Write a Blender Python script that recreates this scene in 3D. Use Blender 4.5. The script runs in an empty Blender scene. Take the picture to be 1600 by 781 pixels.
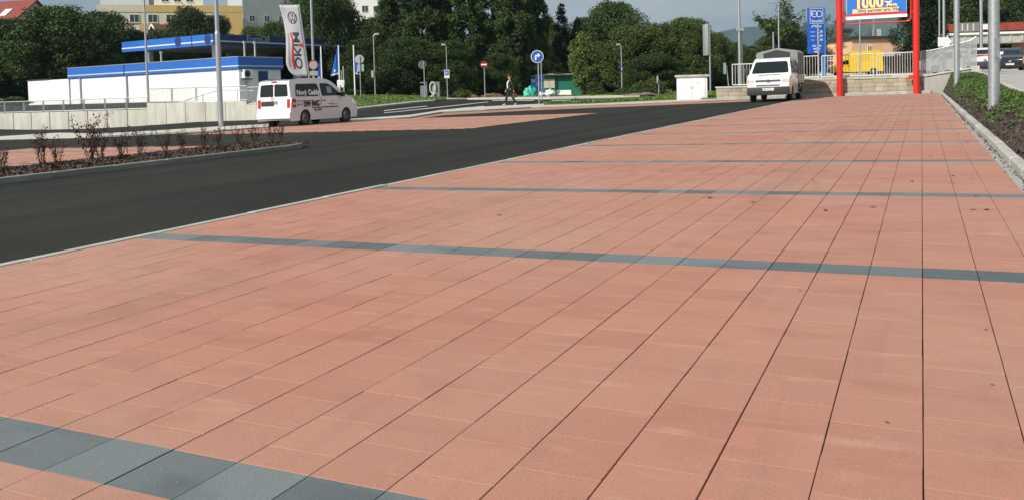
import bpy, bmesh, math, random
import numpy as np
from mathutils import Vector, Matrix, noise as mnoise
R = math.radians
random.seed(7); rng = np.random.default_rng(7)
S = bpy.context.scene
COL = S.collection

# ------------------------------------------------------------------ camera
F, PY = 1340., 205.                                  # focal length and optical axis row of the 1600x781 frame
TH = math.atan((PY-146)/F); RO = math.atan(.0254)    # pitch down, roll
PA, PB, CZ = 0.016864, 0.0020508, 0.94               # slope of the car park, camera height
CU, SU = .90206, .43161                              # camera heading against the paving grid
def v3(a, b, k=1): return tuple(a[i]+b[i]*k for i in range(3))
def sc(a, k): return tuple(x*k for x in a)
FW = (0, math.cos(TH), -math.sin(TH)); _dn = (0, -math.sin(TH), -math.cos(TH))
RT = v3(sc((1,0,0), math.cos(RO)), _dn, math.sin(RO)); DN = v3(sc(_dn, math.cos(RO)), (1,0,0), -math.sin(RO))
def xy2uv(x, y): return (x*CU - y*SU, x*SU + y*CU)
def uv2xy(u, v): return (u*CU + v*SU, -u*SU + v*CU)
def wv(a): u, v = xy2uv(a[0], a[1]); return Vector((u, v, a[2]))
cam = bpy.data.cameras.new('camera'); co = bpy.data.objects.new('camera', cam); COL.objects.link(co)
r_, u_, b_ = wv(RT), -wv(DN), -wv(FW)
co.matrix_world = Matrix(((r_.x,u_.x,b_.x,0),(r_.y,u_.y,b_.y,0),(r_.z,u_.z,b_.z,CZ),(0,0,0,1)))
cam.sensor_width = 36; cam.lens = 36*F/1600; cam.shift_y = -(390.5-PY)/1600
cam.clip_start = .05; cam.clip_end = 20000
S.camera = co

# ------------------------------------------------------------------ light
SUN_EL, SUN_AZ = 37., -154.                          # azimuth of the sun from +Y towards +X
az = R(SUN_AZ); el = R(SUN_EL)
sd = Vector((math.sin(az)*math.cos(el), math.cos(az)*math.cos(el), math.sin(el)))
sun = bpy.data.lights.new('sun', 'SUN'); so = bpy.data.objects.new('sun', sun); COL.objects.link(so)
sun.energy = 5.0; sun.angle = R(.5); sun.color = (1, .94, .86)
so.rotation_euler = (-sd).to_track_quat('-Z', 'Y').to_euler(); so.location = (0, 0, 60)
W = bpy.data.worlds.new('World'); S.world = W; W.use_nodes = True
nt = W.node_tree; N = nt.nodes; L = nt.links; bg = N['Background']
sky = N.new('ShaderNodeTexSky'); sky.sky_type = 'NISHITA'; sky.sun_disc = False
sky.sun_elevation = el; sky.sun_rotation = az % (2*math.pi); sky.air_density = 1.2; sky.dust_density = 2.0
tc = N.new('ShaderNodeTexCoord'); mp = N.new('ShaderNodeMapping'); mp.inputs['Scale'].default_value = (1, 1, 3.2)
n1 = N.new('ShaderNodeTexNoise'); n1.inputs['Scale'].default_value = 2.6; n1.inputs['Detail'].default_value = 7
n1.inputs['Roughness'].default_value = .55
cr = N.new('ShaderNodeValToRGB'); cr.color_ramp.elements[0].position = .36; cr.color_ramp.elements[1].position = .64
cr.color_ramp.elements[0].color = (2.7, 3.25, 3.8, 1); cr.color_ramp.elements[1].color = (6.3, 6.6, 6.7, 1)
mx = N.new('ShaderNodeMix'); mx.data_type = 'RGBA'; mx.inputs[0].default_value = .85
L.new(tc.outputs['Generated'], mp.inputs[0]); L.new(mp.outputs[0], n1.inputs[0]); L.new(n1.outputs[0], cr.inputs[0])
L.new(sky.outputs[0], mx.inputs[6]); L.new(cr.outputs[0], mx.inputs[7]); L.new(mx.outputs[2], bg.inputs[0])
bg.inputs[1].default_value = .085
S.view_settings.view_transform = 'Standard'; S.view_settings.look = 'None'
S.view_settings.exposure = .16; S.view_settings.gamma = 1
S.render.film_transparent = False
S.cycles.max_bounces = 6; S.cycles.transparent_max_bounces = 8; S.cycles.volume_bounces = 0

# ------------------------------------------------------------------ ground height and pixel helpers
def sm(t): t = min(1, max(0, t)); return t*t*(3-2*t)
def plane(u, v):
    x, y = uv2xy(u, v); return PA*x + PB*y
def G(u, v):
    x, y = uv2xy(u, v); p = PA*max(-60,min(60,x)) + PB*max(-20,min(70,y))
    p -= .045*max(0, min(28, -x-17.5))*sm((y-29)/14.)   # the side road falls away to the left
    t = sm((y-48)/15.)
    if t > 0:
        far = .55 + .4*sm((-x-3)/8.) + .012*max(0, y-110)*sm((400-y)/300.)
        rt = sm((x/max(1., y)-.245)/.075)
        if v > 45.5:
            far += rt*(.74+.0125*min(90, max(0, v-46)))
            t = max(t, rt)
        p = p*(1-t) + far*t
    return p
def ray(px, py):
    a = v3(v3(sc(RT, (px-800)/F), DN, (py-PY)/F), FW); return wv(a)
def gh(px, py):                                      # ground point seen at a pixel
    d = ray(px, py); t = 1.0
    for _ in range(400):
        gap = CZ + d.z*t - G(d.x*t, d.y*t)
        if gap <= .002 or t > 160: break
        t += gap/(abs(d.z)+.10) + .002
    return (d.x*t, d.y*t)
def zat(px, py, D):                                  # height seen at a pixel at depth D
    d = ray(px, py); t = D/(-d.x*SU + d.y*CU); return CZ + d.z*t
def at(px, D, z=None, py=None):                      # point at column px, depth D, height z (or on the ground)
    x = (px-800)/F*D
    for _ in range(4):
        u, v = xy2uv(x, D); zz = G(u, v) if z is None else z
        q = (x, D, zz-CZ); w = sum(q[i]*FW[i] for i in range(3))
        p = 800 + F*sum(q[i]*RT[i] for i in range(3))/w
        x += (px-p)*D/F
    u, v = xy2uv(x, D); return (u, v, G(u, v) if z is None else z)

# ------------------------------------------------------------------ materials
MATS = {}
def mat(name, col, rough=.6, var=.12, scale=6., bump=0., bscale=60., metal=0., coat=0., emis=None, island=0., spec=.5, trans=0., alpha=1.):
    if name in MATS: return MATS[name]
    m = bpy.data.materials.new(name); m.use_nodes = True; t = m.node_tree; n = t.nodes; l = t.links
    b = n['Principled BSDF']; b.inputs['Roughness'].default_value = rough; b.inputs['Metallic'].default_value = metal
    b.inputs['Coat Weight'].default_value = coat; b.inputs['Specular IOR Level'].default_value = spec
    c4 = tuple(col)+(1,)
    if var > 0 or island > 0:
        tx = n.new('ShaderNodeTexCoord'); ns = n.new('ShaderNodeTexNoise'); ns.inputs['Scale'].default_value = scale
        ns.inputs['Detail'].default_value = 5; l.new(tx.outputs['Object'], ns.inputs[0])
        mr = n.new('ShaderNodeMapRange'); mr.inputs[1].default_value = .25; mr.inputs[2].default_value = .75
        mr.inputs[3].default_value = 1-var; mr.inputs[4].default_value = 1+var; l.new(ns.outputs[0], mr.inputs[0])
        val = mr.outputs[0]
        if island > 0:
            g = n.new('ShaderNodeNewGeometry'); oi = n.new('ShaderNodeObjectInfo')
            ad = n.new('ShaderNodeMath'); ad.operation = 'ADD'; l.new(g.outputs['Random Per Island'], ad.inputs[0]); l.new(oi.outputs['Random'], ad.inputs[1])
            fr = n.new('ShaderNodeMath'); fr.operation = 'FRACT'; l.new(ad.outputs[0], fr.inputs[0])
            m2 = n.new('ShaderNodeMapRange'); m2.inputs[3].default_value = 1-island; m2.inputs[4].default_value = 1+island; l.new(fr.outputs[0], m2.inputs[0])
            mm = n.new('ShaderNodeMath'); mm.operation = 'MULTIPLY'; l.new(val, mm.inputs[0]); l.new(m2.outputs[0], mm.inputs[1]); val = mm.outputs[0]
        vm = n.new('ShaderNodeVectorMath'); vm.operation = 'SCALE'; vm.inputs[0].default_value = col; l.new(val, vm.inputs['Scale'])
        l.new(vm.outputs[0], b.inputs['Base Color'])
    else: b.inputs['Base Color'].default_value = c4
    if bump > 0:
        tx = n.new('ShaderNodeTexCoord'); nb = n.new('ShaderNodeTexNoise'); nb.inputs['Scale'].default_value = bscale; nb.inputs['Detail'].default_value = 4
        l.new(tx.outputs['Object'], nb.inputs[0]); bp = n.new('ShaderNodeBump'); bp.inputs['Strength'].default_value = bump; bp.inputs['Distance'].default_value = .01
        l.new(nb.outputs[0], bp.inputs['Height']); l.new(bp.outputs[0], b.inputs['Normal'])
    if trans > 0:
        tr = n.new('ShaderNodeBsdfTranslucent'); mxs = n.new('ShaderNodeMixShader'); mxs.inputs[0].default_value = trans
        if var > 0: l.new(vm.outputs[0], tr.inputs[0])
        else: tr.inputs[0].default_value = c4
        l.new(b.outputs[0], mxs.inputs[1]); l.new(tr.outputs[0], mxs.inputs[2]); l.new(mxs.outputs[0], n['Material Output'].inputs[0])
    if alpha < 1: b.inputs['Alpha'].default_value = alpha
    MATS[name] = m; return m

def world_mat(name, fn):                              # material built on world position
    m = bpy.data.materials.new(name); m.use_nodes = True; t = m.node_tree
    g = t.nodes.new('ShaderNodeNewGeometry'); fn(t.nodes, t.links, t.nodes['Principled BSDF'], g); MATS[name] = m; return m
def nz(n, l, pos, scale, detail=4, vec=None, rough=.5):
    a = n.new('ShaderNodeTexNoise'); a.inputs['Scale'].default_value = scale; a.inputs['Detail'].default_value = detail; a.inputs['Roughness'].default_value = rough
    if vec:
        mp = n.new('ShaderNodeMapping'); mp.inputs['Scale'].default_value = vec; l.new(pos, mp.inputs[0]); l.new(mp.outputs[0], a.inputs[0])
    else: l.new(pos, a.inputs[0])
    return a.outputs[0]
def mrange(n, l, v, a, b, c, d):
    m = n.new('ShaderNodeMapRange'); m.inputs[1].default_value = a; m.inputs[2].default_value = b; m.inputs[3].default_value = c; m.inputs[4].default_value = d
    l.new(v, m.inputs[0]); return m.outputs[0]
def cmix(n, l, fac, a, b):
    m = n.new('ShaderNodeMix'); m.data_type = 'RGBA'
    if isinstance(fac, (int, float)): m.inputs[0].default_value = fac
    else: l.new(fac, m.inputs[0])
    for k, c in ((6, a), (7, b)):
        if isinstance(c, tuple): m.inputs[k].default_value = c+(1,)
        else: l.new(c, m.inputs[k])
    return m.outputs[2]
def mmul(n, l, a, b, op='MULTIPLY'):
    m = n.new('ShaderNodeMath'); m.operation = op
    for k, x in ((0, a), (1, b)):
        if isinstance(x, (int, float)): m.inputs[k].default_value = x
        else: l.new(x, m.inputs[k])
    return m.outputs[0]
def bumpn(n, l, b, h, st, dist=.01):
    bp = n.new('ShaderNodeBump'); bp.inputs['Strength'].default_value = st; bp.inputs['Distance'].default_value = dist
    l.new(h, bp.inputs['Height']); l.new(bp.outputs[0], b.inputs['Normal'])
def tile_mat(name, c1, c2, dusty):
    def fn(n, l, b, g):
        oi = n.new('ShaderNodeObjectInfo')
        rnd = mmul(n, l, mmul(n, l, g.outputs['Random Per Island'], oi.outputs['Random'], 'ADD'), 1, 'MODULO')
        pos = g.outputs['Position']
        c = cmix(n, l, rnd, c1, c2)
        big = mrange(n, l, nz(n, l, pos, .5, 6), .35, .68, 0, .75)
        c = cmix(n, l, big, c, dusty)
        blot = mrange(n, l, nz(n, l, pos, 2.6, 6, (1, 2.2, 1)), .54, .76, 0, .45)
        c = cmix(n, l, blot, c, tuple(x*.82 for x in c1))
        pale = mrange(n, l, nz(n, l, pos, 5.5, 6, (.7, 2.5, 1)), .6, .8, 0, .5)
        c = cmix(n, l, pale, c, tuple(min(1, x*1.22+.02) for x in dusty))
        streak = mrange(n, l, nz(n, l, pos, 7, 4, (1, .12, 1)), .6, .8, 0, .2)
        c = cmix(n, l, streak, c, (.16, .11, .09))
        stain = mrange(n, l, nz(n, l, pos, 1.3, 3, (1, 1, 1), .4), .66, .78, 0, .22); c = cmix(n, l, stain, c, (.15, .10, .08))
        tyre = mmul(n, l, mrange(n, l, nz(n, l, pos, .45, 3, (1.6, .10, 1)), .60, .66, 0, .12), mrange(n, l, nz(n, l, pos, .45, 3, (1.6, .10, 1)), .68, .74, 1, 0)); c = cmix(n, l, tyre, c, (.13, .085, .07))
        fine = mrange(n, l, nz(n, l, pos, 160, 3), .3, .7, .9, 1.1)
        vm = n.new('ShaderNodeVectorMath'); vm.operation = 'SCALE'; l.new(c, vm.inputs[0]); l.new(fine, vm.inputs['Scale'])
        vo = n.new('ShaderNodeTexVoronoi'); vo.inputs['Scale'].default_value = 26; l.new(pos, vo.inputs[0])
        dot = mrange(n, l, vo.outputs['Distance'], .035, .06, .55, 0)
        c = cmix(n, l, dot, vm.outputs[0], (.55, .5, .45))
        l.new(c, b.inputs['Base Color']); b.inputs['Roughness'].default_value = .82; b.inputs['Specular IOR Level'].default_value = .35
        bumpn(n, l, b, nz(n, l, pos, 220, 4), .25, .004)
    return world_mat(name, fn)
M_RED = tile_mat('red_concrete', (.37, .164, .114), (.425, .195, .137), (.41, .243, .175))
M_GREY = tile_mat('grey_concrete', (.068, .087, .095), (.185, .208, .215), (.155, .175, .177))
def asphalt(n, l, b, g):
    pos = g.outputs['Position']
    f1 = mrange(n, l, nz(n, l, pos, 75, 4, None, .7), .3, .72, .55, 1.65)
    f2 = mrange(n, l, nz(n, l, pos, .35, 6), .3, .7, .78, 1.25)
    st = mrange(n, l, nz(n, l, pos, .8, 5, (2.2, .05, 1)), .35, .65, .72, 1.2)
    v = mmul(n, l, mmul(n, l, f1, f2), st)
    vm = n.new('ShaderNodeVectorMath'); vm.operation = 'SCALE'; vm.inputs[0].default_value = (.0215, .0220, .0178); l.new(v, vm.inputs['Scale'])
    vo = n.new('ShaderNodeTexVoronoi'); vo.inputs['Scale'].default_value = 9; l.new(pos, vo.inputs[0])
    dot = mrange(n, l, vo.outputs['Distance'], .03, .085, .5, 0)
    l.new(cmix(n, l, dot, vm.outputs[0], (.2, .2, .19)), b.inputs['Base Color'])
    b.inputs['Roughness'].default_value = .9; b.inputs['Specular IOR Level'].default_value = .18
    bumpn(n, l, b, nz(n, l, pos, 160, 3), .6, .006)
M_ASPH = world_mat('asphalt', asphalt)
def grass(n, l, b, g):
    pos = g.outputs['Position']
    c = cmix(n, l, mrange(n, l, nz(n, l, pos, .6, 5), .35, .65, 0, 1), (.075, .12, .026), (.12, .165, .042))
    c = cmix(n, l, mrange(n, l, nz(n, l, pos, 2.5, 5), .58, .72, 0, .7), c, (.12, .095, .05))
    c = cmix(n, l, mrange(n, l, nz(n, l, pos, 30, 4), .3, .7, 0, .6), c, (.05, .085, .018))
    l.new(c, b.inputs['Base Color']); b.inputs['Roughness'].default_value = .9; bumpn(n, l, b, nz(n, l, pos, 25, 4), .8, .08)
M_GRASS = world_mat('grass_soil', grass)
def conc(col, k):
    def fn(n, l, b, g):
        pos = g.outputs['Position']
        v = mrange(n, l, nz(n, l, pos, 2.2, 6, (1, 1, .35)), .3, .7, .84, 1.1)
        v2 = mrange(n, l, nz(n, l, pos, 45, 4), .3, .7, .9, 1.1)
        st = mrange(n, l, nz(n, l, pos, 3, 4, (1, 1, .06)), .5, .75, 1, .8)
        oi = n.new('ShaderNodeObjectInfo'); rr = mrange(n, l, oi.outputs['Random'], 0, 1, 1-k, 1+k)
        v = mmul(n, l, mmul(n, l, mmul(n, l, v, v2), st), rr)
        vm = n.new('ShaderNodeVectorMath'); vm.operation = 'SCALE'; vm.inputs[0].default_value = col; l.new(v, vm.inputs['Scale'])
        l.new(vm.outputs[0], b.inputs['Base Color']); b.inputs['Roughness'].default_value = .9; bumpn(n, l, b, nz(n, l, pos, 70, 4), .35, .008)
    return fn
M_CONC = world_mat('pale_concrete', conc((.49, .48, .42), .05))
M_KERB = world_mat('kerb_concrete', conc((.40, .40, .36), .12))
M_BLOCK = world_mat('wall_block_stone', conc((.34, .30, .22), .24))
M_SLAB = world_mat('slab_concrete', conc((.36, .35, .32), .08))
M_SAND = mat('joint_sand', (.12, .10, .078), .95, .75, 260)
M_SOIL = mat('dark_soil', (.045, .032, .022), .95, .4, 12, .8, 40)
M_WHITE = mat('white_paint', (.80, .80, .78), .55, .05, 3)
M_LINE = mat('road_marking', (.45, .45, .43), .7, .12, 4)
M_CARW = mat('white_car_paint', (.78, .78, .77), .25, .03, 2, coat=.6)
M_GLASS = mat('tinted_glass', (.008, .012, .013), .06, 0, spec=.5)
M_RUB = mat('black_rubber', (.018, .018, .018), .75, .15, 8)
M_BLK = mat('black_plastic', (.03, .03, .032), .55, .1, 8)
M_RIM = mat('steel_rim', (.34, .35, .36), .4, .08, 5, metal=.6)
M_GALV = mat('galvanised_steel', (.48, .50, .51), .42, .16, 14, .08, 30, metal=.75)
M_SIGNB = mat('grey_sign_back', (.45, .47, .48), .5, .08, 4, metal=.4)
M_REDP = mat('red_paint', (.62, .022, .012), .4, .06, 2, coat=.2)
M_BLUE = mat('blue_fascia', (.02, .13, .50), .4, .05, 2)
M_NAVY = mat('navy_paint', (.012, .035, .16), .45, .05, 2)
M_SBLUE = mat('sign_blue', (.015, .10, .50), .45, .04, 2)
M_PALE = mat('pale_stripe', (.62, .66, .52), .5, .03, 2)
M_RTXT = mat('red_print', (.55, .02, .02), .5, 0)
M_KTXT = mat('black_print', (.02, .02, .022), .5, 0)
M_WTXT = mat('white_print', (.8, .8, .78), .5, 0)
M_BARK = mat('bark', (.075, .058, .042), .95, .35, 6, .8, 20)
M_ORANGE = mat('orange_lens', (.75, .16, .01), .2, .05, 10)
M_REDL = mat('red_lens', (.5, .015, .015), .2, .08, 10)
M_CHROME = mat('headlamp_glass', (.62, .65, .66), .12, .15, 20, metal=.5)
M_YEL = mat('yellow_car_paint', (.75, .50, .01), .3, .04, 2, coat=.5)
M_SKIN = mat('skin', (.52, .30, .21), .55, .05, 8)
M_SUIT = mat('dark_suit_cloth', (.018, .019, .02), .85, .15, 30)
M_HAIR = mat('brown_hair', (.10, .045, .02), .6, .3, 60)
M_SHOE = mat('pale_shoe', (.55, .54, .5), .6, .1, 10)
def leafm(name, col, var=.35): return mat(name, col, .6, var, 1.1, island=.3, trans=.17, spec=.2)
M_L1 = leafm('leaf_dark', (.042, .068, .018)); M_L2 = leafm('leaf_mid', (.060, .092, .022)); M_L3 = leafm('leaf_bright', (.074, .108, .026))
M_L4 = leafm('needle_dark', (.022, .042, .016)); M_L5 = leafm('leaf_poplar', (.060, .095, .028)); M_LR = leafm('leaf_red', (.075, .020, .017))
M_L6 = leafm('leaf_thin', (.11, .12, .05)); M_GB = leafm('grass_blade', (.135, .20, .042), .3); M_IVY = leafm('ground_cover_leaf', (.085, .135, .035))
M_CHIP = mat('bark_chip', (.078, .054, .038), .9, .3, 5, island=.6)

# ------------------------------------------------------------------ mesh builder
class MB:
    def __init__(s): s.v = []; s.f = []; s.m = []
    def add(s, vs, fs, mi=0):
        o = len(s.v); s.v += [tuple(p) for p in vs]; s.f += [tuple(i+o for i in f) for f in fs]; s.m += [mi]*len(fs); return s
    def box(s, x0, x1, y0, y1, z0, z1, mi=0):
        return s.add([(x0,y0,z0),(x1,y0,z0),(x1,y1,z0),(x0,y1,z0),(x0,y0,z1),(x1,y0,z1),(x1,y1,z1),(x0,y1,z1)],
                     [(0,3,2,1),(4,5,6,7),(0,1,5,4),(1,2,6,5),(2,3,7,6),(3,0,4,7)], mi)
    def cbox(s, x0, x1, y0, y1, z0, z1, c, mi=0):    # box with chamfered top
        return s.add([(x0,y0,z0),(x1,y0,z0),(x1,y1,z0),(x0,y1,z0),(x0,y0,z1-c),(x1,y0,z1-c),(x1,y1,z1-c),(x0,y1,z1-c),
                      (x0+c,y0+c,z1),(x1-c,y0+c,z1),(x1-c,y1-c,z1),(x0+c,y1-c,z1)],
                     [(0,1,5,4),(1,2,6,5),(2,3,7,6),(3,0,4,7),(4,5,9,8),(5,6,10,9),(6,7,11,10),(7,4,8,11),(8,9,10,11)], mi)
    def cyl(s, p, q, r0, r1=None, n=10, mi=0, cap=True):
        r1 = r0 if r1 is None else r1; p = Vector(p); q = Vector(q); d = (q-p).normalized()
        a = d.orthogonal().normalized(); b = d.cross(a); vs = []
        for c, r in ((p, r0), (q, r1)):
            for i in range(n):
                t = 2*math.pi*i/n; vs.append(c + a*(r*math.cos(t)) + b*(r*math.sin(t)))
        fs = [(i, (i+1) % n, n+(i+1) % n, n+i) for i in range(n)]
        if cap: fs += [tuple(range(n-1, -1, -1)), tuple(range(n, 2*n))]
        return s.add(vs, fs, mi)
    def tube(s, pts, r, n=8, mi=0):
        for a, b in zip(pts[:-1], pts[1:]): s.cyl(a, b, r, r, n, mi)
        return s
    def prism(s, poly, y0, y1, axis='y', mi=0):       # poly in the two other axes, extruded
        k = len(poly)
        def P(a, b, c): return {'y': (a, c, b), 'x': (c, a, b), 'z': (a, b, c)}[axis]
        vs = [P(a, b, y0) for a, b in poly] + [P(a, b, y1) for a, b in poly]
        return s.add(vs, [tuple(range(k)), tuple(range(2*k-1, k-1, -1))] + [(i, i+k, (i+1) % k + k, (i+1) % k) for i in range(k)], mi)
    def lathe(s, prof, n=16, axis='z', c=(0,0,0), mi=0):
        vs = []; k = len(prof)
        for i in range(n):
            t = 2*math.pi*i/n
            for r, h in prof:
                a, b = r*math.cos(t), r*math.sin(t)
                q = {'z': (a, b, h), 'y': (a, h, b), 'x': (h, a, b)}[axis]
                vs.append((q[0]+c[0], q[1]+c[1], q[2]+c[2]))
        fs = [(i*k+j, ((i+1) % n)*k+j, ((i+1) % n)*k+j+1, i*k+j+1) for i in range(n) for j in range(k-1)]
        return s.add(vs, fs, mi)
    def build(s, name, ms, parent=None, smooth=False, bevel=0, fix=True, loc=None):
        me = bpy.data.meshes.new(name); me.from_pydata(s.v, [], s.f)
        for x in (ms if isinstance(ms, (list, tuple)) else [ms]): me.materials.append(x)
        if any(s.m): me.polygons.foreach_set('material_index', s.m)
        if fix or bevel:
            bm = bmesh.new(); bm.from_mesh(me)
            if bevel:
                bmesh.ops.remove_doubles(bm, verts=bm.verts, dist=1e-5)
                es = [e for e in bm.edges if len(e.link_faces) == 2 and e.calc_face_angle(0) > .5]
                bmesh.ops.bevel(bm, geom=es, offset=bevel, segments=2, affect='EDGES', profile=.6, clamp_overlap=True)
            bmesh.ops.recalc_face_normals(bm, faces=bm.faces); bm.to_mesh(me); bm.free()
        if smooth or bevel: sharp(me)
        return link(name, me, parent, loc)
def sharp(me, ang=35):
    me.polygons.foreach_set('use_smooth', [True]*len(me.polygons)); me.set_sharp_from_angle(angle=R(ang))
def link(name, me, parent=None, loc=None):
    o = bpy.data.objects.new(name, me); COL.objects.link(o)
    if parent: o.parent = parent
    if loc is not None: o.location = loc
    return o
def tag(o, label=None, cat=None, group=None, kind=None):
    for k, x in (('label', label), ('category', cat), ('group', group), ('kind', kind)):
        if x: o[k] = x
    return o
def thing(name, label, cat, loc=(0,0,0), rz=0, group=None):
    o = bpy.data.objects.new(name, None); COL.objects.link(o); o.location = loc; o.rotation_euler = (0, 0, rz)
    o.empty_display_size = .2; return tag(o, label, cat, group)
def struct(o): return tag(o, kind='structure')
def kids(o): return [c for c in o.children]
def copy_tree(o, loc, rz=None, label=None, parent=None, scale=None):
    c = o.copy(); COL.objects.link(c); c.parent = parent
    if loc is not None: c.location = loc
    if rz is not None: c.rotation_euler = (0, 0, rz)
    if scale is not None: c.scale = scale
    if label: c['label'] = label
    for ch in o.children: copy_tree(ch, None, parent=c)
    return c
def text(name, s, size, m, parent, mtx, ext=.004, bold=0., align='LEFT', sx=1., shear=0.):
    cu = bpy.data.curves.new(name, 'FONT'); cu.body = s; cu.size = size; cu.extrude = ext; cu.offset = bold; cu.align_x = align; cu.shear = shear
    cu.resolution_u = 3
    o = bpy.data.objects.new(name, cu); COL.objects.link(o)
    me = bpy.data.meshes.new_from_object(o.evaluated_get(bpy.context.evaluated_depsgraph_get()))
    bpy.data.objects.remove(o); bpy.data.curves.remove(cu)
    me.transform(mtx @ Matrix.Diagonal((sx, 1, 1, 1))); me.materials.clear(); me.materials.append(m)
    return link(name, me, parent)
def frame_m(o, x, y):                                # matrix from origin, text direction, up direction
    x = Vector(x).normalized(); y = Vector(y).normalized(); z = x.cross(y)
    return Matrix(((x.x,y.x,z.x,o[0]),(x.y,y.y,z.y,o[1]),(x.z,y.z,z.z,o[2]),(0,0,0,1)))
def npmesh(name, v, f, m):                           # fast mesh from numpy quads
    me = bpy.data.meshes.new(name); k = f.shape[1]
    me.vertices.add(len(v)); me.vertices.foreach_set('co', v.astype(np.float32).ravel())
    me.loops.add(f.size); me.loops.foreach_set('vertex_index', f.astype(np.int32).ravel())
    me.polygons.add(len(f)); me.polygons.foreach_set('loop_start', np.arange(0, f.size, k, dtype=np.int32))
    me.update(calc_edges=True); me.materials.append(m); return me
def leaves(P, size, up=.3, jit=.4, nrm=None):         # one rhombic leaf per point
    n = len(P); d = rng.normal(size=(n, 3)); d /= np.linalg.norm(d, axis=1)[:, None]
    w = rng.normal(size=(n, 3)); w[:, 2] += up
    if nrm is not None: w += nrm*.9
    w -= d*np.sum(w*d, 1)[:, None]; w /= np.linalg.norm(w, axis=1)[:, None]+1e-9; t = np.cross(d, w)
    s = size*(1+jit*rng.uniform(-1, 1, n))[:, None]
    v = np.stack([P - d*s*.5, P + t*s*.32, P + d*s*.5, P - t*s*.32], 1).reshape(-1, 3)
    return v, np.arange(4*n).reshape(-1, 4)
def patch(name, poly, dz, m, step=2.0, skirt=.12, parent=None, zf=None):   # ground sheet following the terrain
    zf = zf or G; bm = bmesh.new(); bm.faces.new([bm.verts.new((p[0], p[1], 0)) for p in poly])
    us = [p[0] for p in poly]; vs = [p[1] for p in poly]
    for ax, lo, hi in ((0, min(us), max(us)), (1, min(vs), max(vs))):
        k = math.floor(lo/step)+1
        while k*step < hi:
            c = [0, 0, 0]; c[ax] = k*step+.0003; nn = [0, 0, 0]; nn[ax] = 1
            bmesh.ops.bisect_plane(bm, geom=bm.verts[:]+bm.edges[:]+bm.faces[:], plane_co=c, plane_no=nn); k += 1
    bmesh.ops.triangulate(bm, faces=[f for f in bm.faces if len(f.verts) > 4])
    for v in bm.verts: v.co.z = zf(v.co.x, v.co.y)+dz
    bmesh.ops.recalc_face_normals(bm, faces=bm.faces)
    if sum(f.normal.z for f in bm.faces) < 0: bmesh.ops.reverse_faces(bm, faces=bm.faces)
    if skirt:
        r = bmesh.ops.extrude_edge_only(bm, edges=[e for e in bm.edges if e.is_boundary])
        for v in r['geom']:
            if isinstance(v, bmesh.types.BMVert): v.co.z -= skirt
    me = bpy.data.meshes.new(name); bm.to_mesh(me); bm.free(); me.materials.append(m)
    return link(name, me, parent)
# ------------------------------------------------------------------ ground, car park
def seq(a): return sorted(set(round(x, 3) for x in a))
us = seq(list(np.linspace(-4000, -200, 12)) + list(np.linspace(-200, 60, 105)) + list(np.linspace(60, 200, 20)) + list(np.linspace(200, 4000, 12)))
vs = seq(list(np.linspace(-600, -20, 8)) + list(np.linspace(-20, 44.5, 33)) + [45.62, 45.68] + list(np.linspace(46.5, 110, 50)) + list(np.linspace(110, 400, 50)) + list(np.linspace(400, 6000, 20)))
mb = MB()
for v in vs:
    for u in us: mb.v.append((u, v, G(u, v) - (.09 if (v < 45.65 or u < -8) else .0)))
nu = len(us)
mb.f = [(j*nu+i, j*nu+i+1, (j+1)*nu+i+1, (j+1)*nu+i) for j in range(len(vs)-1) for i in range(nu-1)]; mb.m = [0]*len(mb.f)
struct(mb.build('ground', M_GRASS, smooth=True))
struct(patch('asphalt_car_park', [(-80,-14),(.9,-14),(.9,45.45),(-9.9,45.45),(-9.9,47),(-32,90),(-120,90),(-90,20)], 0, M_ASPH, 2.0, .05))
# mountain and wooded ridge, far away
def ridge(name, D, pts, depth, m, base=-5):
    v = []; k = len(pts)
    for px, py in pts: u, w = xy2uv((px-800)/F*D, D); v.append((u, w, zat(px, py, D)+ (1.5*math.sin(px*.21)+1.2*math.sin(px*.57))*D/1500))
    a = [xy2uv((px-800)/F*(D+depth), D+depth) for px, py in pts]; b = [xy2uv((px-800)/F*(D-depth*.6), D-depth*.6) for px, py in pts]
    vs_ = [(x[0], x[1], base) for x in b]
    for s in (.25, .5, .75):
        for x, t in zip(b, v): vs_.append((x[0]*(1-s)+t[0]*s, x[1]*(1-s)+t[1]*s, base+(t[2]-base)*(s**.85)*(1+.04*math.sin(t[0]*.013+s*7))))
    vs_ += v + [(x[0], x[1], base) for x in a]
    o = MB().add(vs_, [(r*k+i, r*k+i+1, (r+1)*k+i+1, (r+1)*k+i) for r in range(5) for i in range(k-1)]).build(name, m, smooth=True)
    return struct(o)
def wood_hill(n, l, b, g):
    pos = g.outputs['Position']
    c = cmix(n, l, mrange(n, l, nz(n, l, pos, .012, 6), .35, .65, 0, 1), (.030, .055, .030), (.05, .08, .04))
    c = cmix(n, l, mrange(n, l, nz(n, l, pos, .003, 3), .55, .7, 0, .8), c, (.09, .11, .05))
    l.new(c, b.inputs['Base Color']); b.inputs['Roughness'].default_value = 1; b.inputs['Specular IOR Level'].default_value = 0
M_HILL = world_mat('wooded_hill', wood_hill)
ridge('hills', 3600, [(-300,150),(200,140),(500,120),(700,100),(850,80),(950,70),(1040,62),(1100,54),(1130,48),(1160,43),(1200,41),(1240,42),(1280,40),(1320,36),(1360,30),(1400,26),(1450,22),(1520,20),(1600,24),(1700,34),(1850,50)], 900, M_HILL, -20)

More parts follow.
